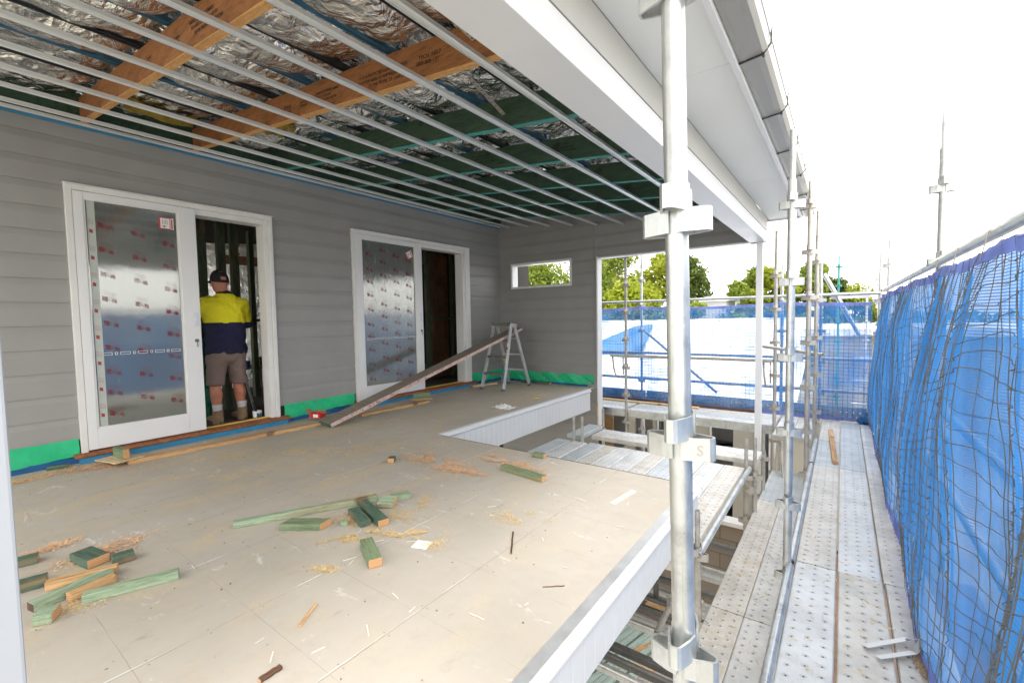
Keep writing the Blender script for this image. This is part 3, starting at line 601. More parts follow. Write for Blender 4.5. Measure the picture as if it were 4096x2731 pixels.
# deck edge fascias
def vj(mb, O, U, Nn, u0, u1, z0, z1, pitch=.095):
    O, U, Nn = Vector(O), Vector(U), Vector(Nn); u = u0
    while u < u1-1e-4:
        e = min(u+pitch, u1); pr = [(u, -.003), (u+.0025, 0), (e-.0025, 0), (e, -.003)]
        for (a, n1), (c, n2) in zip(pr[:-1], pr[1:]):
            mb.add([O+U*a+Nn*n1+Vector((0, 0, z0)), O+U*c+Nn*n2+Vector((0, 0, z0)), O+U*c+Nn*n2+Vector((0, 0, z1)), O+U*a+Nn*n1+Vector((0, 0, z1))], [(0, 1, 2, 3)])
        u = e
for nm, O, U, Nn, u0, u1, zb, lab in (('deck_fascia', (-.81, 0, 0), (0, 1, 0), (1, 0, 0), -1.4, 3.29, -.27, 'pale grey grooved fascia under the outer edge of the deck beside the scaffold'),
                                     ('deck_fascia', (-3.38, 0, 0), (0, 1, 0), (1, 0, 0), 3.27, 6.75, -.36, 'pale grey grooved fascia beside the stair opening at the far end of the deck')):
    t = thing(nm, (O[0], (u0+u1)/2, 0), lab, 'fascia', 'grooved deck fascias'); p0 = (O[0], (u0+u1)/2, 0)
    b = MB(); vj(b, O, U, Nn, u0, u1, zb, -.06); b.box(O[0]-.05, O[0]-.004, u0, u1, zb+.001, -.03); part('grooved_lining', b, M['trim_grey'], t, p0)
    b = MB(); x = O[0]
    b.extr([(x-.04, 0.0005), (x+.005, .0005), (x+.010, -.004), (x+.010, -.022), (x+.016, -.026), (x+.022, -.034), (x+.022, -.046), (x+.014, -.056), (x+.006, -.064), (x-.0, -.066), (x-.04, -.066)], (0, u0, 0), (0, u1, 0), (1, 0, 0), (0, 0, 1))
    part('moulded_trim', b, M['trim_grey'] if nm and u1 > 5 else M['white_dirty'], t, p0)
    if u1 < 5:
        b = MB(); b.box(-.862, -.812, u0, u1, .0005, .003); part('aluminium_angle', b, M['alu'], t, p0)
b = MB(); b.box(-3.37, -.81, 3.252, 3.275, -.06, -.004); solo('deck_edge_board', b, M['browndark'], (-2, 3.26, -.03), 'dark sawdust-covered timber edge of the deck at the stair opening', 'board', bevel=.002)
for y0, x0, zt, lab in ((3.17, -3.37, -.061, 'timber joist under the deck edge at the stair opening'), (1.5, -5.3, -.021, 'timber joist under the middle of the deck')):
    b = MB(); b.box(x0, -.87, y0, y0+.1, -.30, zt); solo('deck_joist', b, M['treateddark'], (-2, y0, -.2), lab, 'joist', 'deck joists')

# ------------------------------------------------------------------ sliding doors
def sliding_door(y0, y1, gy0, gy1, st1, oy1, zt, zg, lab, film, sticker, mirror=0):
    p0 = (-5.38, (y0+y1)/2, .06); t = thing('sliding_door', p0, lab, 'door', 'white sliding doors onto the deck')
    fx0, fx1 = -5.50, -5.350
    b = MB(); a = .045
    b.box(-5.40, fx1, y0, y0+a, .085, zt); b.box(-5.40, fx1, oy1+.055, y1, .085, zt); b.box(-5.40, fx1-.001, y0+a, oy1+.055, zt-.045, zt)
    b.box(-5.55, -5.372, oy1+.001, oy1+.054, .085, zt-.045); b.box(-5.55, -5.372, y0+a, oy1, zt-.10, zt-.0455); b.box(-5.55, -5.42, st1-.04, st1-.002, .085, zt-.10)
    b.box(-5.41, fx1+.012, y0-.008, y1+.008, zt+.001, zt+.010)
    fr_ = part('door_frame', b, M['white_dirty'], t, p0, .003)
    b = MB(); x0, x1 = -5.392, -5.352
    b.box(x0, x1, y0+a+.002, gy0, .098, zt-.048); b.box(x0, x1, gy1, st1, .098, zt-.048); b.box(x0, x1, gy0, gy1, .098, zg[0]); b.box(x0, x1, gy0, gy1, zg[1], zt-.048)
    pn = part('door_panel', b, M['white'], t, p0, .004)
    b = MB(); e = .012
    for q in ((gy0, gy0+e, zg[0], zg[1]), (gy1-e, gy1, zg[0], zg[1]), (gy0+e, gy1-e, zg[0], zg[0]+e), (gy0+e, gy1-e, zg[1]-e, zg[1])): b.box(-5.375, -5.358, *q)
    part('glazing_bead', b, M['white_dirty'], pn, p0)
    b = MB(); b.box(-5.379, -5.374, gy0+.001, gy1-.001, zg[0]+.001, zg[1]-.001); part('glass_pane', b, film, pn, p0)
    hz = 1.245; hy = st1-.045
    b = MB(); b.box(-5.351, -5.346, hy-.022, hy+.022, hz-.07, hz+.07); b.box(-5.346, -5.340, hy-.012, hy-.004, hz-.04, hz+.04); b.box(-5.346, -5.340, hy+.006, hy+.012, hz-.04, hz+.04); b.box(-5.346, -5.340, hy-.012, hy+.012, hz+.036, hz+.042); b.box(-5.346, -5.340, hy-.012, hy+.012, hz-.042, hz-.036); part('pull_handle', b, M['alu'], pn, p0, .001)
    b = MB(); b.tube((-5.352, hy, 1.03), (-5.343, hy, 1.03), .018, n=20, hollow=False); b.tube((-5.343, hy, 1.03), (-5.335, hy, 1.03), .009, n=16, hollow=False); b.box(-5.338, -5.333, hy-.003, hy+.003, .965, 1.03); part('lock_cylinder', b, M['galvdark'], pn, p0)
    # safety line printed across the glass at mid height
    b = MB(); zz = .93; yy = gy0+.06; k = 0
    while yy < gy1-.06:
        L = .075 if k % 2 == 0 else .02; th = .0035
        for q in ((yy, yy+L, zz, zz+th), (yy, yy+L, zz+.022, zz+.022+th), (yy, yy+th, zz+th, zz+.022), (yy+L-th, yy+L, zz+th, zz+.022)): b.box(-5.3735, -5.3725, *q)
        yy += L+.018; k += 1
    part('safety_line', b, M['white'], pn, p0)
    # red print repeated on the protective film
    b = MB()
    def para(y, z, w_, h, sk=-.28, x=-5.3728): b.add([(x, y, z), (x, y+w_, z+w_*sk), (x, y+w_, z+w_*sk+h), (x, y, z+h)], [(0, 1, 2, 3)])
    col = 0; px = .0; yy = gy0+.05+(.03 if gy1-gy0 > .8 else .04); step = .235
    while yy < gy1-.09:
        zz = zg[0]+.10-(col*.085) % .2; 
        while zz < zg[1]-.09:
            if zz > zg[0]+.04:
                zj = zz; zz += .02*math.sin(yy*91+zj*57); para(yy, zz, .038, .042); para(yy+.066, zz-.014, .034, .032); 
                for q in range(3): para(yy+.041+q*.008, zz+.004-q*.006, .005, .014+.008*(q == 1))
                para(yy+.002, zz+.040, .095, .0035)
                for q in range(4): para(yy+.012, zz+.054+q*.010, .09-.01*(q % 2), .002)
            zz += .205 if gy1-gy0 < .8 else .19
        yy += step; col += 1
    part('film_print', b, M['filmprint'], pn, p0)
    # sticker
    sy, sz, an = sticker; b = MB(); mt = Matrix.Translation((-5.3718, sy, sz)) @ Matrix.Rotation(R(an), 4, 'X')
    b.box(0, .0012, -.06, .06, -.055, .055, 0, mt); b.box(.0013, .002, -.06, -.048, -.055, .055, 1, mt); b.box(.0013, .002, .040, .052, -.05, .045, 1, mt); b.box(.0013, .002, -.048, .040, .048, .055, 1, mt); b.box(.0013, .002, -.048, .04, -.055, -.049, 1, mt)
    b.box(.0013, .002, .028, .033, -.045, .045, 2, mt)
    for q in range(4): b.box(.0013, .002, -.03+q*.012, -.027+q*.012, -.01, .035, 2, mt)
    st = part('glass_label', b, [M['paper'], M['red'], M['ink']], pn, p0)
    lettering(pn, '4', .05, Vector((-5.3695, sy+.0, sz-.045)), mt.to_3x3() @ Vector((0, 0, -1)) if 0 else mt.to_3x3() @ Vector((0, 0, 1)), mt.to_3x3() @ Vector((0, -1, 0)), M['ink'], 'label_number')
    for o in list(pn.children):
        if o.name.startswith('label_number'): o.data.transform(Matrix.Translation(Vector(pn.matrix_basis.translation)-Vector(p0)))
    b = MB(); b.extr([(-5.56, .05), (-5.56, .085), (-5.36, .085), (-5.285, .075), (-5.278, .068), (-5.285, .055), (-5.36, .05)], (0, y0-.05, 0), (0, y1+.09, 0), (1, 0, 0), (0, 0, 1)); part('timber_sill', b, M['sillwood'], t, p0)
    b = MB(); b.box(-5.48, -5.44, st1, oy1, .0855, .094); part('brass_track', b, M['yellowpaper'], t, p0)
    b = MB(); b.box(-5.40, -5.30, y0-.02, y1+.06, .001, .0495); part('blue_upstand', b, M['bluepaint'], t, p0)
    if mirror == 0:   # roll of folded film down the left edge of the first pane
        b = MB(); b.box(-5.373, -5.370, gy0+.022, gy0+.075, zg[0]+.012, zg[1]-.012); part('film_strip', b, mottled('milky_film', (.46, .50, .46), .4, sc=4, var=.1, bst=.1), pn, p0)
        b = MB(); z = zg[0]+.1
        while z < zg[1]-.12:
            para2 = [(-5.3698, gy0+.032, z), (-5.3698, gy0+.055, z-.006), (-5.3698, gy0+.055, z+.026), (-5.3698, gy0+.032, z+.032)]; b.add(para2, [(0, 1, 2, 3)])
            for q in range(4): b.add([(-5.3698, gy0+.026, z+.08+q*.012), (-5.3698, gy0+.066, z+.07+q*.012), (-5.3698, gy0+.066, z+.0725+q*.012), (-5.3698, gy0+.026, z+.0825+q*.012)], [(0, 1, 2, 3)])
            z += .235
        part('strip_print', b, M['redprint'], pn, p0)
    return t
sliding_door(.87, 2.60, .985, 1.68, 1.83, 2.505, 2.42, (.28, 2.315), 'white sliding glass door nearest the camera, open with a man standing in it', M['glass1'], (1.585, 2.19, 0))
sliding_door(3.655, 6.02, 3.80, 4.76, 4.895, 5.85, 2.44, (.27, 2.335), 'white sliding glass door further along the wall, behind the leaning plank', M['glass2'], (4.66, 2.20, 25), 1)

# ------------------------------------------------------------------ room behind
rm = thing('room_shell', (-8, 3, .05), 'foil lined shell of the unfinished room seen through the open doors', 'room'); p0 = (-8, 3, .05)
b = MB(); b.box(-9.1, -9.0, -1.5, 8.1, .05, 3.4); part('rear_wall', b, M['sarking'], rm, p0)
b = MB(); holed(b, 'y', -1.5, -1.4, -9.0, -5.55, .05, 3.3, [(-8.9, -5.8, .2, 2.55)]); part('near_wall', b, M['dark'], rm, p0)  # opening is out of view, added to let daylight onto the foil
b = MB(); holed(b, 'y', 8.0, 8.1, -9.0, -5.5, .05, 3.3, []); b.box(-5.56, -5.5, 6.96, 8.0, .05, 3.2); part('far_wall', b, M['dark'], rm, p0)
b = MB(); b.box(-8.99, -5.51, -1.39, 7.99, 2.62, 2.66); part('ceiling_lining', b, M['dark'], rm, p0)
studs = [(-6.6, 2.30, .09, 'green wall stud left of the man, inside the first doorway'), (-6.6, 2.52, .09, 'green wall stud just behind the cap of the man'), (-6.62, 2.69, .09, 'green wall stud to the right of the cap, inside the first doorway'), (-7.4, 3.24, .07, 'dark slim stud in front of the bright foil, inside the first doorway'),
         (-6.4, 5.60, .22, 'wide green stud pack at the left of the second doorway'), (-6.45, 6.02, .08, 'slim stud left of the brown panel in the second doorway'), (-6.4, 6.66, .09, 'slim stud at the right of the second doorway')]
for x, y, w_, lab in studs:
    b = MB(); b.box(x-.045, x+.045, y-w_/2, y+w_/2, .05, 2.615); solo('wall_stud', b, M['stud'], (x, y, .05), lab, 'stud', 'timber wall studs in the room', bevel=.003)
b = MB(); b.box(-7.44, -7.36, 2.75, 4.6, 1.22, 1.26); solo('wall_nogging', b, M['stud'], (-7.4, 3.6, 1.24), 'green timber rail crossing in front of the bright foil', 'rail')
b = MB(); b.box(-6.5, -6.3, 6.0, 6.7, 1.20, 1.24); solo('wall_nogging', b, M['stud'], (-6.4, 6.3, 1.22), 'timber rail across the brown panel in the second doorway', 'rail')
b = MB(); b.box(-6.52, -6.50, 6.07, 6.62, .05, 2.6); solo('plywood_sheet', b, M['ply'], (-6.5, 6.4, .05), 'brown sheet panel standing inside the second doorway', 'panel')
for x, a, c, lab in ((-6.65, .2, 2.25, 'dark panel left of the studs inside the first doorway'), (-6.51, 4.6, 5.48, 'dark panel left of the stud pack inside the second doorway')):  # flat near-black panels set behind each doorway
    b = MB(); b.box(x-.01, x, a, c, .05, 2.6); solo('dark_panel', b, M['dark'], (x, a, .05), lab, 'panel', 'dark panels inside the doorways')
b = MB(); b.bar((-8.2, 3.2, 2.25), (-7.0, 4.5, 2.1), .09, .14); solo('brace_timber', b, M['ply'], (-7.6, 3.8, 2.2), 'dark red brace timber high inside the first doorway', 'timber')
b = MB(); b.add([(-9.0, 3.1, .05), (-7.9, 4.5, .05), (-7.9, 4.5, 2.6), (-9.0, 3.1, 2.6)], [(0, 1, 2, 3)]); o = solo('angled_foil_panel', b, M['sarking'], (-8.5, 3.8, .05), 'bright foil panel added and angled to catch light, right of the man', 'wall'); sd = o.modifiers.new('t', 'SOLIDIFY'); sd.thickness = .02  # added panel, turned towards the near wall opening so the foil looks bright
b = MB(); b.box(-8.35, -7.7, 3.15, 3.75, .45, .48)
for x, y in ((-8.3, 3.2), (-7.75, 3.2), (-8.3, 3.7), (-7.75, 3.7)): b.box(x-.025, x+.025, y-.025, y+.025, .05, .45)
solo('work_bench', b, M['greyplank'], (-8.0, 3.4, .05), 'low grey work bench deep inside the first doorway', 'bench')
for i, (x, y, mt, lab) in enumerate(((-7.85, 3.30, M['bluedark'], 'small blue tub on the low bench inside the doorway'), (-7.85, 3.45, M['yellowpaper'], 'small yellow tub on the low bench inside the doorway'), (-8.0, 3.60, M['black'], 'black tool case on the low bench inside the doorway'))):
    b = MB()
    if i < 2: b.tube((x, y, .482), (x, y, .58), .05, .06, 20, hollow=True)
    else: b.box(x-.15, x+.15, y-.09, y+.09, .482, .60); b.box(x-.05, x+.05, y-.05, y+.05, .601, .62)
    solo('paint_tub' if i < 2 else 'tool_case', b, mt, (x, y, .482), lab, 'tub' if i < 2 else 'case', bevel=.004)

# ================================================================== SCAFFOLD
RT = .0235
def brk_mb():
    b = MB()
    for ang, dz in ((0, -.025), (180, -.025), (90, .018), (270, .018)):
        a = R(ang); c, s = math.cos(a), math.sin(a); rot = lambda x, y: (x*c-y*s, x*s+y*c, dz)
        b.strap([rot(.008, -.026), rot(.030, -.022), rot(.062, -.011), rot(.067, -.006), rot(.067, .006), rot(.062, .011), rot(.030, .022), rot(.008, .026)], .047, .005)
    return b
BRK = {}
for k in ('galv', 'galvold', 'teal'): BRK[k] = brk_mb().mesh('wedge_bracket', M[k])
def standard(x, y, z0, z1, lab, mat='galv', levels=None, spigot=True, group='scaffold standards', sleeve=None, first=.457):
    t = thing('scaffold_standard', (x, y, z0), lab, 'scaffold pole', group); b = MB()
    if spigot: b.tube((0, 0, 0), (0, 0, z1-z0-.30), RT); b.tube((0, 0, z1-z0-.31), (0, 0, z1-z0), RT*.74)
    else: b.tube((0, 0, 0), (0, 0, z1-z0), RT)
    if sleeve: b.tube((0, 0, sleeve-z0-.0), (0, 0, sleeve-z0+.055), RT+.0035)
    part('pole', b, M[mat], t)
    k = 0; lv_ = []
    z = first - .4685*12
    while z < z1-.25:
        if z > z0+.1: lv_.append(z)
        z += .4685
    for z in (levels if levels is not None else lv_):
        o = link(bpy.data.objects.new('wedge_bracket', BRK[mat])); o.parent = t; o.location = (0, 0, z-z0)
    return t
near = standard(-.210, .97, -2.75, 2.75, 'thick galvanised scaffold pole standing closest to the camera', spigot=False, sleeve=1.415)
lettering(near, 'S', .030, (-.210+.0385, .97-.0222, .9255-.025+.012), (.032, .011, 0), (0, 0, 1), M['galvold'], 'stamped_mark', bold=.0008); near.rotation_euler.y = -.0177
standard(-.262, 3.27, -2.75, 2.31, 'galvanised scaffold pole second from the camera, at the walkway edge')
standard(-.288, 5.60, -2.75, 2.55, 'grey scaffold pole third from the camera along the walkway edge', 'galvold', first=.42)
standard(-.268, 6.77, -2.75, 2.45, 'slimmer scaffold pole fourth from the camera along the walkway edge', 'galvold', first=.42)
standard(.505, 4.0, -2.75, 2.53, 'tall scaffold pole rising behind the right hand blue net into the white sky', first=.575)
standard(.52, .97, -2.75, 1.40, 'short scaffold pole behind the near end of the right hand net', spigot=False)
standard(.53, 5.9, -2.75, 1.40, 'scaffold pole behind the middle of the right hand net', spigot=False)
standard(.50, 8.06, -2.75, 2.17, 'pale scaffold pole rising just right of the net corner', first=.42)
standard(.42, 8.3, -2.75, 2.02, 'pale scaffold pole at the far corner of the nets', first=.42)
standard(-2.975, 7.3, -2.75, 2.45, 'slim scaffold pole in front of the far net, left half of the wide doorway', 'galvold', first=.32)
standard(-.765, 7.3, -2.75, 2.35, 'slim scaffold pole in front of the far net, right of the white post', 'galvold', first=.32)
standard(-3.04, 8.22, -2.75, 2.45, 'scaffold pole standing behind the far net in the wide doorway', first=.45)
standard(-.775, 8.22, -2.75, 1.98, 'scaffold pole behind the far net, right of the white post', first=.45)
standard(-.27, 8.22, -2.75, 1.95, 'scaffold pole behind the far net beside the long white brace', first=.45)
for x, y, z, lab in ((-.766, 3.1, -.11, 'short old scaffold stub at the near end of the platform tube'), (-.79, 5.15, -.10, 'short scaffold stub at the far right corner of the raised platform, front one'), (-.715, 5.2, -.09, 'short scaffold stub with pin holes at the far right corner of the raised platform'),
                     (-.73, 5.93, -.108, 'short scaffold stub below the foot of the far white post'), (-2.82, 5.15, -.10, 'left of the two scaffold stubs by the stair opening'), (-2.70, 5.15, -.09, 'right of the two scaffold stubs by the stair opening'), (-2.80, 6.0, -.144, 'scaffold stub beside the bare timber edge of the wide doorway')):
    standard(x, y, -2.75, z, lab, 'galvold', spigot=True, group='scaffold stubs', first=-.50 if y > 4 else -.42)

def plank_mb(L, wd=.212, h=.05, solid=False):
    b = MB(); a = wd/2; pr = [(-a, -h), (-a, -.006), (-a+.004, -.001), (-a+.008, 0), (a-.008, 0), (a-.004, -.001), (a, -.006), (a, -h), (a-.018, -h), (a-.018, -h+.003), (a-.003, -h+.003), (a-.003, -.004), (-a+.003, -.004), (-a+.003, -h+.003), (-a+.018, -h+.003), (-a+.018, -h)]
    b.extr(pr, (0, 0, 0), (0, L, 0), (1, 0, 0), (0, 0, 1)); b.box(-a+.004, a-.004, .002, .005, -h, -.004); b.box(-a+.004, a-.004, L-.005, L-.002, -h, -.004); return b
PM = {}
def plank(x, y, z, L, mat, lab, group, wd=.212, rz=0, tilt=(0, 0)):
    k = (round(L, 3), mat, wd)
    if k not in PM: PM[k] = plank_mb(L, wd).mesh('steel_plank', M[mat])
    o = link(bpy.data.objects.new('steel_plank', PM[k])); o.location = (x, y, z); o.rotation_euler = (tilt[0], tilt[1], rz); return tag(o, lab, 'plank', group)
bays = [(-1.18, 1.088, 'behind the camera end'), (1.092, 3.352, 'nearest'), (3.358, 5.618, 'second nearest'), (5.624, 6.765, 'short third'), (6.771, 8.09, 'furthest')]
for bi, (a, c, nm) in enumerate(bays):
    if bi == 0: continue
    for k in range(3):
        mt = [['plank', 'plankrust', 'plankrust'], ['plankrust', 'plank', 'plankrust'], ['plankdark', 'plankdark', 'plank'], ['plankrust', 'plankdark', 'plank']][bi-1][k]
        plank(-.115+.22*k+(.004*k if bi == 1 else 0), a, -.40-.002*((k+bi) % 2), c-a, mt, f'perforated steel plank, {["left", "middle", "right"][k]} one of the {nm} bay of the netted walkway', 'walkway planks')
for bi, (a, c, nm) in enumerate([(1.05, 3.308, 'nearest'), (3.316, 5.572, 'second'), (5.58, 6.74, 'short dimpled third')]):
    for k in range(2):
        plank(-.622+.214*k, a, -.87, c-a, ['plankrust', 'plankrust', 'plankdark'][bi] if k == 0 else ['plank', 'plank', 'plankdark'][bi], f'lower steel plank, {["left", "right"][k]} of the pair in the {nm} bay beside the walkway', 'lower walkway planks')
for k in range(2): plank(-.627+.216*k, 6.775, -.40, 1.32, ['plank', 'plankrust'][k], f'steel plank, {["left", "right"][k]} of the far pair between the white post and the walkway', 'far pair of planks')
for k in range(9): plank(-.896-.197*k, 2.86, -.40-.002*(k % 2), 2.26, ['plankrust', 'plank', 'plank', 'plankdark', 'plankrust', 'plank', 'plank', 'plankrust', 'plankdark'][k], f'steel plank of the raised platform beyond the deck, {ORD[k]} from its right edge', 'raised platform planks', .193)
plank(-2.712, 2.86, -.41, 2.25, 'plank', 'steel plank of the raised platform, lying separate second from the left', 'raised platform planks', .20); plank(-2.945, 2.86, -.41, 2.25, 'plankdark', 'leftmost steel plank of the raised platform, under the grooved fascia', 'raised platform planks', .20)
plank(-2.60, 5.315, -.335, 1.90, 'plankrust', 'front one of the two crosswise planks at the end of the raised platform', 'crosswise planks', .19, -math.pi/2); plank(-2.60, 5.515, -.335, 1.90, 'plank', 'rear one of the two crosswise planks at the end of the raised platform', 'crosswise planks', .19, -math.pi/2)
plank(-2.87, 5.24, -.37, .66, 'plankdark', 'short steel plank tucked behind the scaffold stubs by the stair opening', 'crosswise planks', .21)
for k in range(4):
    for a, c, nm in ((-4.4, -3.0, 'left'), (-2.95, -.76, 'right')): plank(a, 7.40+.205*k, -.395, c-a, ['plank', 'plankdark', 'plankrust', 'plank'][k], f'far platform plank below the far net, {ORD[k]} from the house, {nm} length', 'far platform planks', .20, -math.pi/2)
def toe_mat():
    m = plank_mat('perforated_toe_board', (.45, .48, .52), .2); t = m.node_tree; o = t.nodes['Material Output']; p = t.nodes['Principled BSDF']; return m
def tubes(name, segs, mat, lab, cat='tube', group=None, r=RT):
    b = MB()
    for p, q in segs: b.tube(p, q, r)
    return solo(name, b, M[mat], segs[0][0], lab, cat, group)
for y, x0, x1, nm in ((8.17, -4.2, -2.95, 'left'), (8.17, -2.93, -.8, 'middle'), (8.17, -.78, .30, 'right')):
    b = MB(); 
    # holes are real openings in the toe board
    n = max(1, int((x1-x0)/.075)); zz = [-.40, -.345, -.325, -.275, -.255, -.20]
    b.box(x0, x1, y, y+.004, -.40, -.343); b.box(x0, x1, y, y+.004, -.327, -.273); b.box(x0, x1, y, y+.004, -.257, -.19)
    for j, (za, zb) in enumerate(((-.343, -.327), (-.273, -.257))):
        x = x0
        for i in range(n):
            hx = x0+(i+.5+.5*j)*(x1-x0)/n
            if hx+.02 > x1: break
            b.box(x, hx-.009, y, y+.004, za, zb); x = hx+.009
        b.box(x, x1, y, y+.004, za, zb)
    solo('toe_board', b, M['galv'], ((x0+x1)/2, y, -.4), f'perforated toe board behind the foot of the far net, {nm} length', 'board', 'toe boards')
tubes('ledger_tube', [((-.245, -1.2, -.395), (-.245, 3.245, -.395))], 'galv', 'long scaffold tube lying along the left edge of the nearest walkway bay', group='walkway edge tubes')
tubes('ledger_tube', [((-.245, 3.30, -.395), (-.245, 5.575, -.395))], 'galv', 'scaffold tube along the left edge of the second walkway bay', group='walkway edge tubes')
tubes('ledger_tube', [((-.245, 5.63, -.395), (-.25, 6.74, -.395))], 'galv', 'short scaffold tube along the left edge of the third walkway bay', group='walkway edge tubes')
tubes('ledger_tube', [((-.75, 3.06, -.40), (-.755, 5.12, -.40))], 'galv', 'open ended scaffold tube along the right edge of the raised platform')
tubes('guard_rail', [((.465, .6, 1.49), (.465, 8.3, 1.50))], 'galv', 'thick galvanised hand rail along the top of the right hand net', 'rail')
tubes('guard_rail', [((-4.6, 8.19, 1.468), (.42, 8.19, 1.46))], 'galv', 'pale hand rail along the top of the far net', 'rail')
tubes('guard_rail', [((-4.6, 8.24, .505), (-3.07, 8.24, .505)), ((-3.01, 8.24, .505), (-.80, 8.24, .505)), ((-.75, 8.24, .505), (.38, 8.24, .50))], 'galvold', 'upper mid rail seen through the far net', 'rail')
tubes('guard_rail', [((-4.6, 8.24, .025), (-3.07, 8.24, .025)), ((-3.01, 8.24, .025), (-.80, 8.24, .025)), ((-.75, 8.24, .025), (.38, 8.24, .02))], 'galvold', 'lower mid rail seen through the far net', 'rail')
tubes('guard_rail', [((-2.96, 7.3, .52), (-.79, 7.3, .53))], 'galvold', 'single rail crossing the wide doorway in front of the far net', 'rail')
tubes('guard_rail', [((.56, 1.0, .52), (.56, 8.2, .52)), ((.56, 1.0, .05), (.56, 8.2, .05))], 'galvold', 'mid rails behind the right hand net', 'rail')
tubes('brace_tube', [((-3.01, 8.28, .92), (-1.73, 8.28, -.15))], 'galvold', 'diagonal brace behind the far net in the wide doorway', 'brace'); 
tubes('brace_tube', [((-.24, 8.30, 1.78), (.20, 8.30, .85))], 'galv', 'long white diagonal brace at the right end of the far net', 'brace', r=.03)
tubes('loose_tube', [((-.92, 7.25, .735), (-.20, 6.90, .665))], 'galvold', 'loose scaffold tube tied across the slim poles right of the white post')
b = MB(); b.box(-.15, .32, 8.34, 8.38, 1.40, 1.46); solo('white_plank_end', b, M['white_dirty'], (.1, 8.36, 1.43), 'pale plank lying behind the hand rail near the net corner', 'plank')
for x, lab in ((-2.98, 'bent tube bracket hooked on the slim pole in the left half of the doorway'), (-.80, 'bent tube bracket hooked on the slim pole right of the white post')):
    b = MB(); s = 1 if x < -2 else .45
    b.box(x-.27*s, x-.0, 7.265, 7.335, .50, .535); b.path([(x-.24*s, 7.3, .50), (x-.215*s, 7.3, .30), (x-.19*s, 7.3, .20), (x-.16*s, 7.3, .17), (x-.10*s, 7.3, .165), (x-.01, 7.3, .18)], .014); b.path([(x-.05*s, 7.3, .50), (x-.045*s, 7.3, .2)], .010)
    solo('tube_bracket', b, M['galvold'], (x, 7.3, .5), lab, 'bracket', 'bent tube brackets')
for x0, x1, y, nm in ((-4.4, -3.0, 7.31, 'left'), (-2.94, -.74, 7.31, 'right')):
    b = MB(); b.box(x0, x1, y-.02, y+.02, -.455, -.447); b.box(x0, x1, y-.004, y+.004, -.520, -.456); b.box(x0, x1, y-.02, y+.02, -.528, -.521); b.box(x0, x1, y-.024, y+.03, -.446, -.40); solo('transom_beam', b, M['galv'], (x0, y, -.45), f'white steel beam under the front edge of the far platform, {nm} length', 'beam', 'platform edge beams')
b = MB(); b.box(-.74, -.28, 6.745, 6.785, -.47, -.41); b.box(-.74, -.28, 5.76, 5.80, -.97, -.93); solo('transom_beam', b, M['galvold'], (-.5, 6.76, -.45), 'steel cross beam under the near end of the far pair of planks', 'beam')
b = MB(); b.path([(-.62, 6.75, -.47), (-.60, 6.6, -.75), (-.55, 6.4, -.98), (-.42, 6.2, -1.0)], .016); b.path([(-.70, 6.75, -.5), (-.70, 6.7, -1.5)], .02); b.path([(-.55, 6.85, -.5), (-.55, 6.85, -1.6)], .02); solo('bent_tube', b, M['galvold'], (-.6, 6.6, -.5), 'bent scaffold tube hanging under the far pair of planks', 'tube')
for i, (y, z) in enumerate(((5.22, -1.34), (4.65, -1.34), (4.52, -1.34), (4.24, -1.34), (4.04, -1.34), (3.91, -1.34), (3.72, -1.34), (3.58, -1.34), (3.48, -1.34), (3.02, -1.34), (2.9, -1.34))):
    b = MB(); b.tube((-2.6, y, z), (-.70, y, z), .018); b.box(-2.6, -.70, y-.003, y+.003, z-.055, z-.018); solo('lower_transom', b, M['galv'] if i % 3 else M['galvdark'], (-1.2, y, z), f'lower scaffold cross bar below the platforms, {ORD[len(range(11))-1-i] if i < 11 else i} from the near end', 'bar', 'lower cross bars')
tubes('dark_tube', [((-1.30, 3.85, -1.30), (-1.30, 3.85, -.29))], 'galvdark', 'dark upright tube below the outer edge of the deck')
tubes('dark_tube', [((-2.4, 3.80, -1.30), (-1.14, 3.80, -1.30))], 'galvdark', 'dark cross tube meeting the dark upright below the deck')
tubes('open_tube', [((-1.13, 3.36, -1.27), (-1.15, 3.82, -1.27))], 'galvold', 'short open ended tube pointing at the camera below the deck')
b = MB(); b.bar((-1.45, 3.12, -1.34), (-.85, 3.12, -1.34), .05, .05); solo('dark_bar', b, M['galvdark'], (-1.1, 3.12, -1.34), 'dark flat bar crossing low behind the nearest scaffold pole', 'bar')
for x, y, z, lab in ((-1.14, 3.78, -1.27, 'bolted tube clamp joining the dark tubes below the deck'), (-.77, 3.1, -.80, 'bolted tube clamp low on the old stub beside the nearest pole'), (-.74, 5.1, -.62, 'bolted tube clamp under the far right corner of the raised platform')):
    b = MB(); b.tube((x, y-.03, z), (x, y+.03, z), .034, n=16, hollow=False); b.tube((x, y, z-.03), (x, y, z+.04), .034, n=16, hollow=False)
    for dx, dy in ((.035, .01), (-.035, -.01)): b.tube((x+dx, y+dy, z), (x+dx, y+dy, z+.07), .007, n=8, hollow=False); b.tube((x+dx, y+dy, z+.055), (x+dx, y+dy, z+.068), .012, n=6, hollow=False)
    solo('tube_clamp', b, M['galvold'], (x, y, z), lab, 'clamp', 'bolted tube clamps')

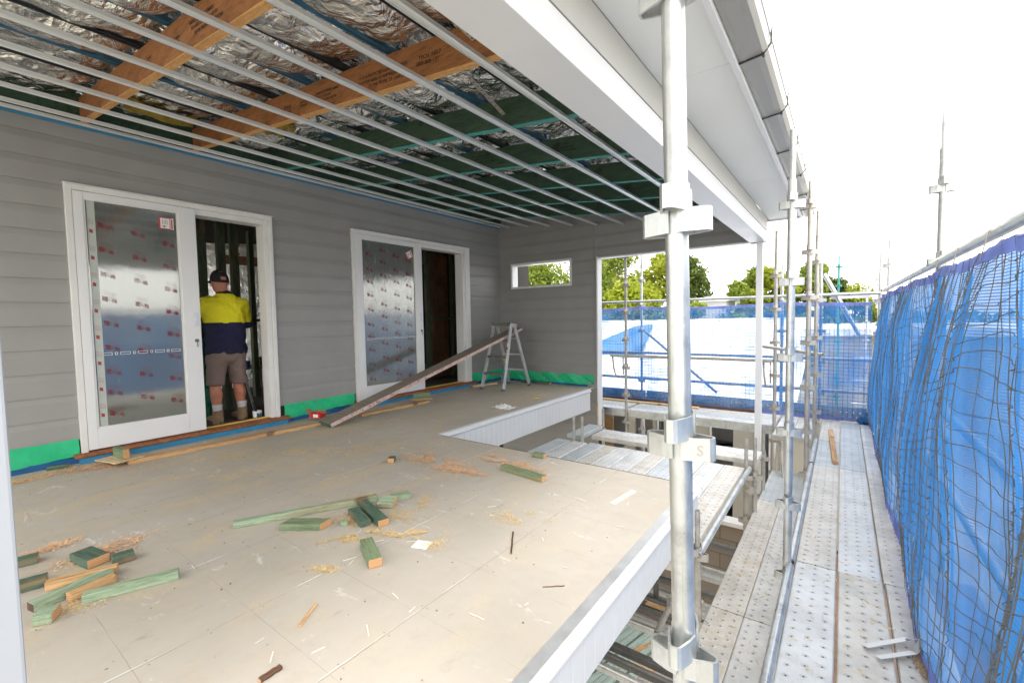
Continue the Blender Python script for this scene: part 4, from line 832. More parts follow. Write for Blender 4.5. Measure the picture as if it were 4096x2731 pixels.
# ------------------------------------------------------------------ nets
def surf_r(y, v):
    zt = 1.435 - .018*abs(math.sin(y*2.7+.4)) ; zb = -.40 + .012*math.sin(y*6)
    e = min(1, 4*v*(1-v)*1.6)**.8
    big = .050*math.sin(y*3.1+.9+1.4*v) + .030*math.sin(y*6.3+2.2*v+.5) + .016*math.sin(y*12.7-3*v+1) + .008*math.sin(y*23+2*v)
    x = .338 + .105*v + .012*math.sin(y*3.7)*(1-v) + e*big - .02*math.sin(math.pi*v) + (.0075*math.sin(y*47+2.2*math.sin(y*4.1)+v*2.1)+.004*math.sin(y*83+3*math.sin(y*3)-v*2))*(.35+.9*float(vnoise(np.array(y*1.6), np.array(v*1.3), 6)))*(.25+e) + .010*math.sin(9*v+y*2)*e
    return Vector((x, y, zb+(zt-zb)*v))
def surf_b(u, v):
    zt = 1.37 - .035*math.sin(math.pi*((u+3.04) % 2.27)/2.27); zb = -.395
    return Vector((u, 8.12+.012*math.sin(u*7+v*3)+.01*math.sin(u*17), zb+(zt-zb)*v))
def net(fn, u0, u1, nu, nv, name, loc, lab, cmat, smat, off, rows, cols, sw, warp):
    t = thing(name, loc, lab, 'net', 'blue safety nets'); b = MB(); vs = []
    for i in range(nu+1):
        for j in range(nv+1): vs.append(fn(u0+(u1-u0)*i/nu, j/nv))
    b.add(vs, [(i*(nv+1)+j, (i+1)*(nv+1)+j, (i+1)*(nv+1)+j+1, i*(nv+1)+j+1) for i in range(nu) for j in range(nv)], 0, True)
    part('shade_cloth', b, cmat, t, loc)
    b = MB(); off = Vector(off)
    def ribbon(pts, w_, up):
        vs = []; n = len(pts)
        for i, p in enumerate(pts):
            d = (pts[min(i+1, n-1)]-pts[max(i-1, 0)]).normalized(); s_ = d.cross(off).normalized()*w_/2; f_ = off.normalized()*w_*.8; vs += [p-s_, p+s_, p+f_]
        b.add(vs, [(3*i+k, 3*i+3+k, 3*i+3+(k+1) % 3, 3*i+(k+1) % 3) for i in range(n-1) for k in range(3)])
    rnd = random.Random(5)
    for r_ in range(rows):
        v = (r_+.5)/rows; m_ = nu; pts = []
        for i in range(m_+1):
            u = u0+(u1-u0)*i/m_; vv = v+warp*.35*math.sin(u*4.1+r_*.25)/rows*2.0+warp*.25*math.sin(u*17+r_*1.3)/rows; pts.append(fn(u, min(max(vv, 0), 1))+off*(1+.6*warp*math.sin(u*13+r_)))
        ribbon(pts, sw*rnd.uniform(.85, 1.2), 0)
    for c in range(cols):
        u = u0+(u1-u0)*(c+.5)/cols; pts = []; ph = rnd.uniform(0, 6)
        for j in range(nv+1):
            v = j/nv; uu = u+warp*(.030*math.sin(u*2.6+v*1.5)+.024*math.sin(u*5.7-v*1.8)+.006*math.sin(v*30+ph)); uu = min(max(uu, u0), u1); pts.append(fn(uu, v)+off*(1.25+.5*warp*math.sin(v*11+ph)))
        ribbon(pts, sw*rnd.uniform(.8, 1.15), 1)
    part('grid_cords', b, smat, t, loc)
    b = MB()
    for (va, vb, d) in ((.972, 1.0, 1.6), (0., .030, 1.4)):
        vs = []
        for i in range(nu+1):
            u = u0+(u1-u0)*i/nu
            for v in (va, vb): vs.append(fn(u, v)+off*d+Vector((0, 0, .003*math.sin(u*40))))
        b.add(vs, [(2*i, 2*i+2, 2*i+3, 2*i+1) for i in range(nu)], 0, True)
    part('hem_tape', b, M['nethem'], t, loc); return t
netr = net(surf_r, .6, 8.12, 640, 40, 'safety_net', (.4, 4.5, -.4), 'tall blue safety net with grey grid cords hanging along the right side of the walkway', M['net'], M['strand'], (-.009, 0, 0), 27, 150, .0034, 1)
for k in range(13):
    y = 1.3+.58*k; p = surf_r(y, .985); b = MB()
    b.path([p+Vector((-.015, 0, -.012)), Vector((.438, y, 1.49)), Vector((.455, y+.004, 1.518)), Vector((.485, y, 1.50)), Vector((.47, y, 1.45)), p+Vector((.012, 0, -.01)), p+Vector((-.015, 0, -.012))], .0022, 6)
    part('cable_tie', b, M['zip'], netr, (.4, 4.5, -.4))
netb = net(surf_b, -4.3, .335, 150, 20, 'safety_net', (-2, 8.12, -.4), 'sheer blue safety net stretched across the far end of the scaffold', M['netback'], M['strandblue'], (0, -.006, 0), 32, 80, .0042, .12)
b = MB(); b.path([surf_r(8.10, v)+Vector((-.02, -.01, 0)) for v in np.linspace(.98, .12, 16)], .016, 8); part('rolled_edge', b, M['nethem'], netb, (-2, 8.12, -.4))
b = MB(); n = 14
for (cx, cy, cz, r1) in ((.30, 8.03, -.32, .07), (.24, 8.05, -.36, .05), (.33, 8.0, -.25, .045)):
    for i in range(n):
        for j in range(8): pass
    bmv = [(cx+r1*(1+.25*math.sin(5*a+3*bb))*math.cos(a)*math.sin(bb), cy+r1*math.sin(a)*math.sin(bb), cz+r1*(1+.2*math.cos(4*a))*math.cos(bb)) for bb in np.linspace(.05, math.pi-.05, 9) for a in np.linspace(0, 2*math.pi, n, endpoint=False)]
    b.add(bmv, [(i*n+j, i*n+(j+1) % n, (i+1)*n+(j+1) % n, (i+1)*n+j) for i in range(8) for j in range(n)], 0, True)
part('knotted_corner', b, M['bluedark'], netb, (-2, 8.12, -.4))

M['saw'] = mottled('fresh_sawdust', (.74, .57, .31), .95, sc=30, var=.2, bst=0); M['shav'] = mottled('wood_shavings', (.78, .52, .32), .9, sc=30, var=.2, bst=0); M['lathbit'] = mottled('pale_splinters', (.74, .70, .60), .8, sc=9, var=.1, bst=0)
# ------------------------------------------------------------------ timber offcuts and other things lying on the deck
def offcut(L, wd, h, x, y, deg, mat, lab, z=0, roll=0, name='timber_offcut', group='timber offcuts on the deck', pitch=0, end=None, cut=0):
    b = MB(); nseg = 6
    vs = []
    for i in range(nseg+1):
        for (yy, zz) in ((-wd/2, 0), (wd/2, 0), (wd/2, h), (-wd/2, h)): vs.append((-L/2+L*i/nseg+(cut*(yy/wd) if i in (0, nseg) else 0), yy+.0012*math.sin(i*2.1), zz+.0008*math.sin(i*3.3+yy)))
    b.add(vs, [(4*i+k, 4*i+4+k, 4*i+4+(k+1) % 4, 4*i+(k+1) % 4) for i in range(nseg) for k in range(4)], 0); b.add([vs[i] for i in range(4)], [(0, 1, 2, 3)], 1); b.add([vs[-4+i] for i in range(4)], [(0, 1, 2, 3)], 1)
    bm_fix = b.mesh(name, [M[mat], M[end] if end else M['end']])
    bm = bmesh.new(); bm.from_mesh(bm_fix); bmesh.ops.remove_doubles(bm, verts=bm.verts, dist=1e-5); bmesh.ops.recalc_face_normals(bm, faces=bm.faces); bm.to_mesh(bm_fix); bm.free()
    o = link(bpy.data.objects.new(name, bm_fix)); o.location = (x, y, z+.0012); o.rotation_euler = (R(roll), R(pitch), R(deg)); bv = o.modifiers.new('bevel', 'BEVEL'); bv.width = .003; bv.segments = 2; bv.limit_method = 'ANGLE'; bv.angle_limit = R(50)
    return tag(o, lab, 'timber', group)
def two(p, q, wd, side, **k):   # from the lower front edge p-q, width towards +side
    p, q = Vector((*p, 0)), Vector((*q, 0)); d = q-p; n = Vector((-d.y, d.x, 0)).normalized()*side; c = (p+q)/2+n*wd/2; return dict(L=d.length, wd=wd, x=c.x, y=c.y, deg=math.degrees(math.atan2(d.y, d.x)), **k)
offcut(**two((-2.844, 1.078), (-2.47, 1.806), .040, 1, h=.040), mat='treatedpale', lab='longest pale green timber lying in the middle of the deck')
offcut(**two((-2.587, 1.23), (-2.386, 1.367), .085, 1, h=.038), mat='treated', lab='flat green block in front of the longest pale green timber', cut=.03)
offcut(**two((-2.15, 1.572), (-2.50, 1.672), .066, -1, h=.040), mat='treateddark', lab='dark teal green block with an orange sawn end near the sawdust')
offcut(**two((-2.231, 1.509), (-2.455, 1.575), .064, -1, h=.038), mat='treateddark', lab='mossy green brown block left of the dark teal block', end='treateddark')
offcut(.105, .085, .036, -2.355, 1.80, 30, 'treatedpale', 'pale green offcut tilted against the end of the longest timber', z=.012, roll=14)
offcut(.12, .08, .034, -2.385, 1.93, 62, 'treatedpale', 'pale green offcut lying behind the tilted one at the end of the longest timber')
offcut(.042, .04, .028, -2.345, 1.485, 35, 'treatedpale', 'tiny green block half buried in sawdust')
offcut(**two((-1.825, 1.272), (-2.043, 1.374), .065, -1, h=.044), mat='treated', lab='green block with ringed orange end in the centre of the bright deck')
offcut(.075, .055, .040, -3.065, 2.40, -52, 'treateddark', 'small square green block alone in the middle distance of the deck')
offcut(**two((-2.16, 2.742), (-1.742, 2.692), .056, 1, h=.044), mat='treated', lab='long green block lying beside the wood shavings')
offcut(**two((-2.14, 3.156), (-2.028, 3.164), .060, 1, h=.038), mat='treated', lab='green block on the edge of the stair opening')
offcut(**two((-3.150, .438), (-2.973, .475), .090, 1, h=.045), mat='treateddark', lab='large dark green block with orange end at the left of the deck')
offcut(**two((-2.905, .556), (-2.896, .640), .060, 1, h=.044), mat='treateddark', lab='small dark green block right of the large one at the left of the deck', end='treateddark')
offcut(.13, .065, .036, -3.32, .285, 78, 'treateddark', 'dark green block cut off by the white post, upper one')
offcut(.14, .075, .038, -3.00, .27, 78, 'treateddark', 'dark green block cut off by the white post, lower one')
offcut(.25, .040, .040, -2.865, .44, 70, 'pine', 'pale orange stick at the back of the pile by the white post')
offcut(**two((-2.713, .261), (-2.78, .535), .056, 1, h=.037), mat='treatedpale', lab='green timber in the middle of the pile by the white post', end='browndark')
offcut(**two((-2.678, .368), (-2.718, .530), .040, 1, h=.038), mat='pine', lab='short orange timber crossing the pile by the white post')
offcut(**two((-2.621, .392), (-2.500, .707), .046, 1, h=.038), mat='treatedpale', lab='long green and brown timber at the right of the pile by the white post', end='treatedpale')
offcut(**two((-2.591, .239), (-2.559, .294), .075, 1, h=.042), mat='treatedpale', lab='stubby block with orange face, lowest in the pile by the white post')
offcut(.13, .05, .032, -5.31, .71, 70, 'treateddark', 'small green block against the wall below the green membrane')
# long timbers at the foot of the wall with packers
offcut(**two((-4.925, 1.085), (-4.835, 2.82), .095, 1, h=.034), mat='pine', lab='long orange timber lying along the foot of the first sliding door', name='long_timber', group='long timbers by the doors')
offcut(**two((-4.83, 3.35), (-4.80, 4.47), .09, 1, h=.034), mat='pine', lab='long orange timber lying along the foot of the second sliding door', name='long_timber', group='long timbers by the doors')
offcut(.30, .22, .010, -5.06, 1.06, 15, 'palepine', 'thin square board packed under the green block at the first door', z=.036, name='packing_board', group='packing boards', end='palepine')
offcut(.30, .17, .010, -4.98, 4.46, 60, 'palepine', 'thin square board packed under the green block at the second door', z=.036, name='packing_board', group='packing boards', end='palepine')
offcut(.20, .045, .085, -5.06, 1.07, 8, 'treated', 'green block on edge standing on the thin board at the first door', z=.047)
offcut(.24, .045, .075, -5.0, 4.50, 52, 'treated', 'green block on edge standing on the thin board at the second door', z=.047)
offcut(.55, .10, .03, -5.18, 6.15, 75, 'palepine', 'yellow timber lying behind the ladder feet', name='long_timber')
offcut(.60, .08, .04, -4.50, 6.80, 4, 'treateddark', 'dark green timber lying against the end wall behind the ladder', name='long_timber')
offcut(.285, .040, .006, -1.152, 2.77, 83, 'lathbit', 'pale flat lath lying on the bright deck near the nearest pole', name='flat_lath', end='lathbit')
offcut(.14, .012, .009, -1.742, .92, 124, 'pine', 'thin orange splinter on the near part of the deck', name='wood_splinter', group='wood splinters')
offcut(.24, .008, .007, -1.404, 1.87, 124, 'browndark', 'dark rusty stick lying on the bright deck', name='wood_splinter', group='wood splinters')
offcut(.075, .022, .012, -1.552, .68, 92, 'browndark', 'small dark wood chip at the bottom of the view', name='wood_splinter', group='wood splinters')
offcut(.10, .005, .004, -1.02, 1.66, 40, 'browndark', 'dark twig near the aluminium edge of the deck', name='wood_splinter', group='wood splinters')
offcut(1.55, .050, .035, -.075, 6.53, 92.5, 'pine', 'orange timber lying on the furthest part of the walkway', z=-.40, name='walkway_timber', group=None)
offcut(.09, .08, .004, -1.79, 1.58, 20, 'paper', 'flat white square of sheet offcut near the sawdust streak', name='sheet_offcut', group=None, end='paper')
offcut(1.9, .10, .02, -2.9, 7.95, 0, 'palepine', 'pale board lying on the far platform under the net', z=-.39, name='loose_board', group=None, end='palepine')
offcut(2.9, .03, .045, -2.5, 8.07, 0, 'browndark', 'dark wet board at the foot of the far net', z=-.395, name='loose_board', group=None, end='browndark')

# leaning plank
b = MB(); A_ = Vector((-4.745, 2.80, .028)); B_ = Vector((-4.70, 6.52, 1.005)); d = (B_-A_).normalized(); U = Vector((1, -.02, 0)).normalized(); V = U.cross(d).normalized()
if V.z < 0: V = -V
b.extr([(-.125, -.022), (.118, -.022), (.118, .022), (-.125, .022)], A_, B_, U, V)
o = solo('leaning_plank', b, [M['greyplank']], A_, 'long weathered grey scaffold plank leaning from the deck up to the step ladder', 'plank', bevel=.002)
b = MB(); b.extr([(.1185, -.0225), (.1215, -.0225), (.1215, .0225), (.1185, .0225)], A_+d*.002, B_-d*.002, U, V); p_ = part('pink_edge', b, M['pinkedge'], o, tuple(A_))
b = MB(); b.extr([(-.125, -.022), (.121, -.022), (.121, .022), (-.125, .022)], A_-d*.004, A_-d*.001, U, V); part('green_painted_end', b, M['treateddark'], o, tuple(A_))
b = MB(); rr = random.Random(3)
for k in range(110):
    s_ = rr.uniform(.12, 3.6)*(.75 if k % 2 else .55); c = A_+d*s_+U*.1222+V*rr.uniform(-.014, .014); b.add([c, c+d*rr.uniform(.006, .022), c+d*rr.uniform(.006, .02)+V*rr.uniform(.004, .012), c+V*rr.uniform(.004, .012)], [(0, 1, 2, 3)])
part('red_print', b, M['redprint'], o, tuple(A_))

# step ladder
lad = thing('step_ladder', (-4.7, 6.15, 0), 'aluminium step ladder standing in the corner of the deck', 'ladder'); p0 = (-4.7, 6.15, 0)
TL, TR = -4.885, -4.52; zt = 1.12
def rail_(f, tp_, nm): b = MB(); b.bar(f, tp_, .028, .060, (0, 1, 0)); b.bar(Vector(f), Vector(f)+(Vector(tp_)-Vector(f)).normalized()*.04, .034, .066, (0, 1, 0), 1); return part(nm, b, [M['alu'], M['galvdark']], lad, p0, .002)
for f, tp_ in (((-4.93, 5.78, .001), (TL, 6.10, zt-.04)), ((-4.46, 5.77, .001), (TR, 6.10, zt-.04))): rail_(f, tp_, 'front_rail')
for f, tp_ in (((-4.93, 6.56, .001), (TL, 6.19, zt-.04)), ((-4.46, 6.54, .001), (TR, 6.19, zt-.04))): rail_(f, tp_, 'rear_rail')
b = MB(); b.box(TL-.02, TR+.02, 6.05, 6.24, zt-.012, zt+.005); b.box(TL-.02, TR+.02, 6.05, 6.056, zt-.05, zt-.012); part('top_cap', b, M['stepdark'], lad, p0, .002)
for x in (TL, TR): b = MB(); b.box(x-.022, x+.022, 6.05, 6.245, zt-.075, zt-.013); part('hinge_casting', b, M['alu'], lad, p0, .005)
for z in (.285, .565, .845):
    f = z/(zt-.04); xl = -4.93+(TL+4.93)*f; xr = -4.46+(TR+4.46)*f; y = 5.775+(6.10-5.775)*f; b = MB(); b.box(xl+.01, xr-.01, y-.035, y+.045, z-.006, z+.004); b.box(xl+.01, xr-.01, y-.035, y-.031, z-.035, z-.006); part('step', b, M['stepdark'], lad, p0, .001)
    y = 6.55+(6.19-6.55)*f; b = MB(); b.bar((xl+.01, y, z), (xr-.01, y, z), .008, .028); part('rear_bar', b, M['alu'], lad, p0)
for s_ in (-1, 1):
    xa = -4.93 if s_ < 0 else -4.46
    b = MB(); b.bar((xa-s_*.02, 5.80, .12), (xa-s_*.12, 5.87, .28), .018, .003); b.bar((xa-s_*.02, 6.53, .12), (xa-s_*.11, 6.46, .28), .018, .003); part('corner_brace', b, M['alu'], lad, p0)
    b = MB(); x = -4.93+(TL+4.93)*.4 if s_ < 0 else -4.46+(TR+4.46)*.4; b.bar((x, 5.91, .43), (x, 6.40, .44), .018, .003); part('spreader', b, M['steelblue'], lad, p0)
b = MB(); f1, f2 = Vector((-4.46, 5.77, 0)), Vector((TR, 6.10, zt-.04)); dd = f2-f1; nrm = Vector((0, -1, .3)).normalized()*.032
for a, c, mi in ((.42, .52, 0), (.62, .66, 1), (.66, .72, 2), (.12, .32, 3)):
    b = MB(); p, q = f1+dd*a+nrm, f1+dd*c+nrm; b.bar(p, q, .022 if mi != 3 else .010, .002, nrm); part('rail_sticker', b, [M['yellowpaper'], M['red'], M['paper'], M['bluedark']][mi], lad, p0)

# red box, rag, scraps
t = thing('fixings_box', (-5.13, 2.93, .04), 'small open red cardboard box of fixings beside the leaning plank', 'box', rz=.42); b = MB()
b.box(-.075, .075, -.05, -.047, 0, .055); b.box(-.075, .075, .047, .05, 0, .055); b.box(-.075, -.072, -.047, .047, 0, .055); b.box(.072, .075, -.047, .047, 0, .055); b.box(-.072, .072, -.047, .047, 0, .003); part('box_body', b, M['red'], t)
b = MB(); b.bar((-.075, 0, .056), (-.145, 0, .095), .10, .002, (0, 0, 1)); b.bar((.075, 0, .056), (.15, 0, .066), .10, .002, (0, 0, 1)); b.bar((0, .05, .056), (0, .10, .07), .14, .002); part('box_flap', b, M['card'], t)
b = MB(); b.box(-.02, .045, -.0515, -.0502, .01, .046); part('box_label', b, M['paper'], t)
b = MB(); n = 26; vs = []
for i in range(n):
    for j in range(n):
        u, v = i/(n-1)*2-1, j/(n-1)*2-1; r_ = math.hypot(u, v); vs.append((-3.65+u*.13*(1+.3*math.sin(v*7)), 4.73+v*.09*(1+.3*math.sin(u*9)), .004+max(0, (.045*(1-r_)+.02*math.sin(u*11+v*5)*math.cos(v*13)))))
b.add(vs, [(i*n+j, (i+1)*n+j, (i+1)*n+j+1, i*n+j+1) for i in range(n-1) for j in range(n-1)], 0, True); solo('crumpled_rag', b, M['paper'], (-3.65, 4.73, 0), 'crumpled white paper rag on the far arm of the deck', 'rag')
b = MB(); b.add([(-3.68, 5.44, .004), (-3.60, 5.47, .014), (-3.56, 5.52, .004), (-3.66, 5.50, .018), (-3.62, 5.48, .03)], [(0, 1, 4), (1, 2, 4), (2, 3, 4), (3, 0, 4)]); solo('yellow_scrap', b, M['yellowpaper'], (-3.62, 5.48, 0), 'small yellow scrap on the far arm of the deck', 'scrap')
t = thing('metal_strap', (.25, 2.7, -.40), 'pair of bent shiny metal straps lying at the foot of the right hand net', 'strap'); p0 = (.25, 2.7, -.40)
b = MB(); b.bar((.11, 2.63, -.385), (.275, 2.79, -.375), .032, .002, (0, .25, 1)); b.bar((.275, 2.79, -.375), (.33, 2.75, -.33), .032, .002, (0, .2, 1)); b.bar((.155, 2.575, -.385), (.29, 2.70, -.380), .032, .002, (0, .3, 1)); b.bar((.29, 2.70, -.38), (.33, 2.75, -.33), .032, .002, (0, .2, 1)); part('bent_strip', b, M['alu'], t, p0)
b = MB(); rr = random.Random(8)
for k in range(500):
    a = rr.uniform(0, 6.28); q = rr.random()**.6; x, y = .33+.05*q*math.cos(a), 2.66+.12*q*math.sin(a); s_ = rr.uniform(.004, .012); z = -.398+.02*(1-q)*rr.random(); an = rr.uniform(0, 6); b.add([(x, y, z), (x+s_*math.cos(an), y+s_*math.sin(an), z+.004), (x+s_*.3, y+s_*.4, z+.008)], [(0, 1, 2)])
tag(part('sawdust_pile', b, M['card']), 'brown sawdust heap at the foot of the right hand net', 'sawdust', kind='stuff')

# sawdust and shavings
def scatter(name, spots, mat, lab, n, s0, s1, seed, flat=.3):
    rr = random.Random(seed); b = MB(); tot = sum(s[5] for s in spots)
    for (x, y, rx, ry, deg, wt) in spots:
        ca, sa = math.cos(R(deg)), math.sin(R(deg))
        for k in range(int(n*wt/tot)):
            u, v = rr.gauss(0, .45), rr.gauss(0, .45)
            if vnoise(np.array((x+u*rx)*14.), np.array((y+v*ry)*14.), seed) < .40: continue
            px, py = x+u*rx*ca-v*ry*sa, y+u*rx*sa+v*ry*ca
            if px > -.87 or px < -5.27 or (px > -3.42 and py > 3.17): continue
            s_ = rr.uniform(s0, s1); an = rr.uniform(0, 6.28); c, e = math.cos(an)*s_, math.sin(an)*s_; w_ = s_*rr.uniform(.2, .5); z = .0012+rr.random()**2*.006; h = rr.uniform(0, flat)*s_
            b.add([(px, py, z), (px+c, py+e, z+h), (px+c-e/s_*w_, py+e+c/s_*w_, z+h+.0007), (px-e/s_*w_, py+c/s_*w_, z+.0007)], [(0, 1, 2, 3)])
    return tag(part(name, b, M[mat]), lab, 'sawdust', kind='stuff')
scatter('wood_shavings', [(-2.75, 2.62, .42, .16, -5, 3), (-2.25, 2.93, .42, .10, -5, 3), (-2.45, 2.55, .35, .07, 10, 2), (-5.12, .85, .16, .5, -25, 3), (-4.98, 1.12, .14, .35, -20, 2.), (-5.15, .45, .10, .25, 0, 1.5), (-3.15, .58, .10, .2, 0, 1.2), (-3.45, .42, .06, .12, 0, .7)], 'shav', 'orange wood shavings strewn over the deck', 20000, .006, .016, 3)
scatter('sawdust', [(-2.28, 1.62, .30, .12, 40, 3), (-2.15, 1.45, .22, .06, 60, 2.2), (-1.95, 1.62, .18, .05, 35, 2), (-1.80, 1.60, .13, .07, 20, 1), (-2.25, 1.93, .14, .16, 0, 1.5), (-2.6, 1.9, .2, .05, 60, .8), (-3.9, 2.2, 1.0, .30, 55, 4), (-4.5, 1.6, .6, .20, 60, 2.5), (-4.3, 3.2, .25, .7, -10, 2.5), (-4.0, 1.4, .6, .12, 50, 1.2), (-3.8, 5.7, .25, .5, 0, 2), (-1.55, 2.15, .2, .12, 30, 1), (-2.0, 1.15, .08, .04, 30, .4), (-2.65, .42, .1, .12, 0, 1)], 'saw', 'fine yellow sawdust drifts on the deck', 62000, .0028, .0075, 5, .2)
rr = random.Random(12); b = MB()
for k in range(34):
    x, y = rr.uniform(-2.6, -.92), rr.uniform(.7, 2.9); L = rr.uniform(.02, .075); an = rr.uniform(0, 6.28); b.bar((x, y, .003), (x+L*math.cos(an), y+L*math.sin(an), .003+rr.random()*.004), .004, .0022)
tag(part('splinters', b, M['lathbit']), 'pale splinters scattered over the bright part of the deck', 'splinters', kind='stuff')
b = MB()
for k in range(420):
    x, y = rr.uniform(-5.2, -.92), rr.uniform(.2, 6.5)
    if x > -3.45 and y > 3.15: continue
    s_ = rr.uniform(.003, .010); an = rr.uniform(0, 6); b.add([(x, y, .0015), (x+s_*math.cos(an), y+s_*math.sin(an), .003), (x+s_*math.cos(an+1), y+s_*math.sin(an+1), .006)], [(0, 1, 2)])
tag(part('deck_grit', b, M['browndark']), 'dark grit and crumbs on the deck', 'grit', kind='stuff')
rr = random.Random(21); b = MB()
for k in range(120):
    x, y = rr.uniform(-.2, .30), rr.uniform(2.2, 5.5); L = rr.uniform(.008, .035); an = rr.uniform(0, 6.28); b.bar((x, y, -.3965), (x+L*math.cos(an), y+L*math.sin(an), -.3955), .003, .002)
for k in range(110):
    x, y = rr.uniform(-.7, -.32), rr.uniform(2.2, 5.0); L = rr.uniform(.01, .045); an = rr.uniform(0, 6.28); b.bar((x, y, -.8665), (x+L*math.cos(an), y+L*math.sin(an), -.8655), .003, .002)
tag(part('walkway_litter', b, M['saw']), 'straw coloured splinters littering the steel planks', 'litter', kind='stuff')

# below the deck
b = MB(); b.box(-2.0, -.35, 5.95, 6.10, -2.749, -1.42); w_ = solo('block_wall', b, M['blockwall'], (-1.2, 6, -2.75), 'tan concrete block wall low under the scaffold', 'wall')
b = MB(); b.box(-2.0, -.35, 5.93, 6.12, -1.419, -1.37); part('wall_cap', b, M['white_dirty'], w_, (-1.2, 6, -2.75))
for i in range(7):
    b = MB(); x0 = -2.45+.085*i; b.box(-.035, .035, -1.1, 1.1, 0, .03); b.box(-.02, .02, -1.1, 1.1, .0302, .04)
    o = solo('sheet_board', b, M['palegreen'], (0, 0, 0), f'pale green ribbed board on the slab below, {ORD[i]} from the left', 'board', 'stacked pale green boards'); o.location = (x0+.1, 4.35+.05*(i % 3), -2.745+.006*(i % 2)); o.rotation_euler.z = R(-14)
for (x, y, L, wd, deg, mt, lab) in ((-1.85, 4.95, .34, .07, 62, 'pine', 'orange timber offcut beside the green boards on the slab below'), (-1.76, 4.73, .26, .10, -8, 'palepine', 'yellow timber block on the slab below the deck'), (-1.65, 5.75, .9, .14, -12, 'pine', 'orange board lying under the lower cross bars'), (-1.45, 5.2, .7, .12, -10, 'pine', 'short orange board under the lower cross bars near the block wall'), (-1.95, 6.0, .8, .16, -14, 'pine', 'wide orange board furthest under the deck')):
    offcut(L, wd, .05, x, y, deg, mt, lab, z=-2.75, group='timber on the slab below')
b = MB(); b.box(-2.9, -.9, 5.3, 5.9, -2.7495, -2.735); tag(part('soil_patch', b, M['soil']), 'brown soil and chips on the slab below', 'soil', kind='stuff')
t = thing('lower_house_wall', (-2.5, 9, -2.75), 'cream lower storey wall with dark openings under the far platform', 'wall'); p0 = (-2.5, 9, -2.75)
b = MB()
for a, c in ((-5.5, -4.3), (-3.62, -3.50), (-3.10, -3.02), (-2.60, -1.99), (-1.60, -1.22), (-.98, 1.2)): b.box(a, c, 9.0, 9.12, -2.75, -.475)
b.box(-5.5, 1.2, 9.001, 9.119, -.47, -.44); part('cladding', b, M['cream'], t, p0)
b = MB()
for x in (-3.29, -3.0, -2.86, -2.80, -2.0, -1.23, -1.02): b.box(x, x+.025, 8.97, 8.999, -2.7, -.48)
part('door_trim', b, M['white_dirty'], t, p0)
b = MB(); b.box(-5.5, 1.2, 10.7, 10.8, -2.75, -.70); b.box(-5.5, 1.2, 9.13, 10.69, -2.74, -2.70); b.box(-5.5, 1.2, 9.125, 10.69, -.72, -.70); b.box(-5.6, -5.5, 9.13, 10.8, -2.75, -.7); b.box(1.2, 1.3, 9.13, 10.8, -2.75, -.7); part('inner_room', b, M['dark'], t, p0)
b = MB(); b.box(-3.0, -2.82, 9.05, 9.06, -2.7, -.48); part('door_glass', b, M['glass1'], t, p0)
b = MB(); b.box(-2.2, -1.4, 9.13, 10.6, -1.55, -1.50); solo('inner_slab', b, M['concrete'], (-1.8, 10, -1.5), 'grey floor inside the dark lower opening', 'slab')
b = MB()
for k in range(3): b.path([(-1.80+(.20+.012*k)*math.cos(a), 9.65+(.28+.012*k)*math.sin(a), -1.485+.012*k) for a in np.linspace(0, 2*math.pi, 40)], .009, 8)
solo('pipe_coil', b, M['pipeplastic'], (-1.8, 9.65, -1.49), 'black pipe coil on the floor in the dark lower opening', 'pipe')
b = MB(); b.box(-4.25, -3.66, 8.3, 8.32, -2.7, -.56); solo('plywood_sheet', b, M['pine'], (-4, 8.3, -2.7), 'reddish plywood sheet standing under the far platform at the left of the doorway', 'sheet')

# ================================================================== THE MAN IN THE DOORWAY
def ring_loft(mb, rings, n=20, mi=0):     # ring: (centre, half width, half depth[, tilt about x])
    vs = []; k = len(rings)
    fr_ = []
    for i, r_ in enumerate(rings):
        c = Vector(r_[0]); d = (Vector(rings[min(i+1, k-1)][0])-Vector(rings[max(i-1, 0)][0])).normalized(); side = r_[3] if len(r_) > 3 else (1, 0, 0)
        s_ = Vector(side); s_ = (s_-d*s_.dot(d)).normalized(); f_ = d.cross(s_)
        for j in range(n): t = 2*math.pi*j/n; vs.append(c+s_*math.cos(t)*r_[1]+f_*math.sin(t)*r_[2])
    fs = [(i*n+j, i*n+(j+1) % n, (i+1)*n+(j+1) % n, (i+1)*n+j) for i in range(k-1) for j in range(n)]
    fs += [tuple(range(n))[::-1], tuple(range((k-1)*n, k*n))]; mb.add(vs, fs, mi, True); return mb
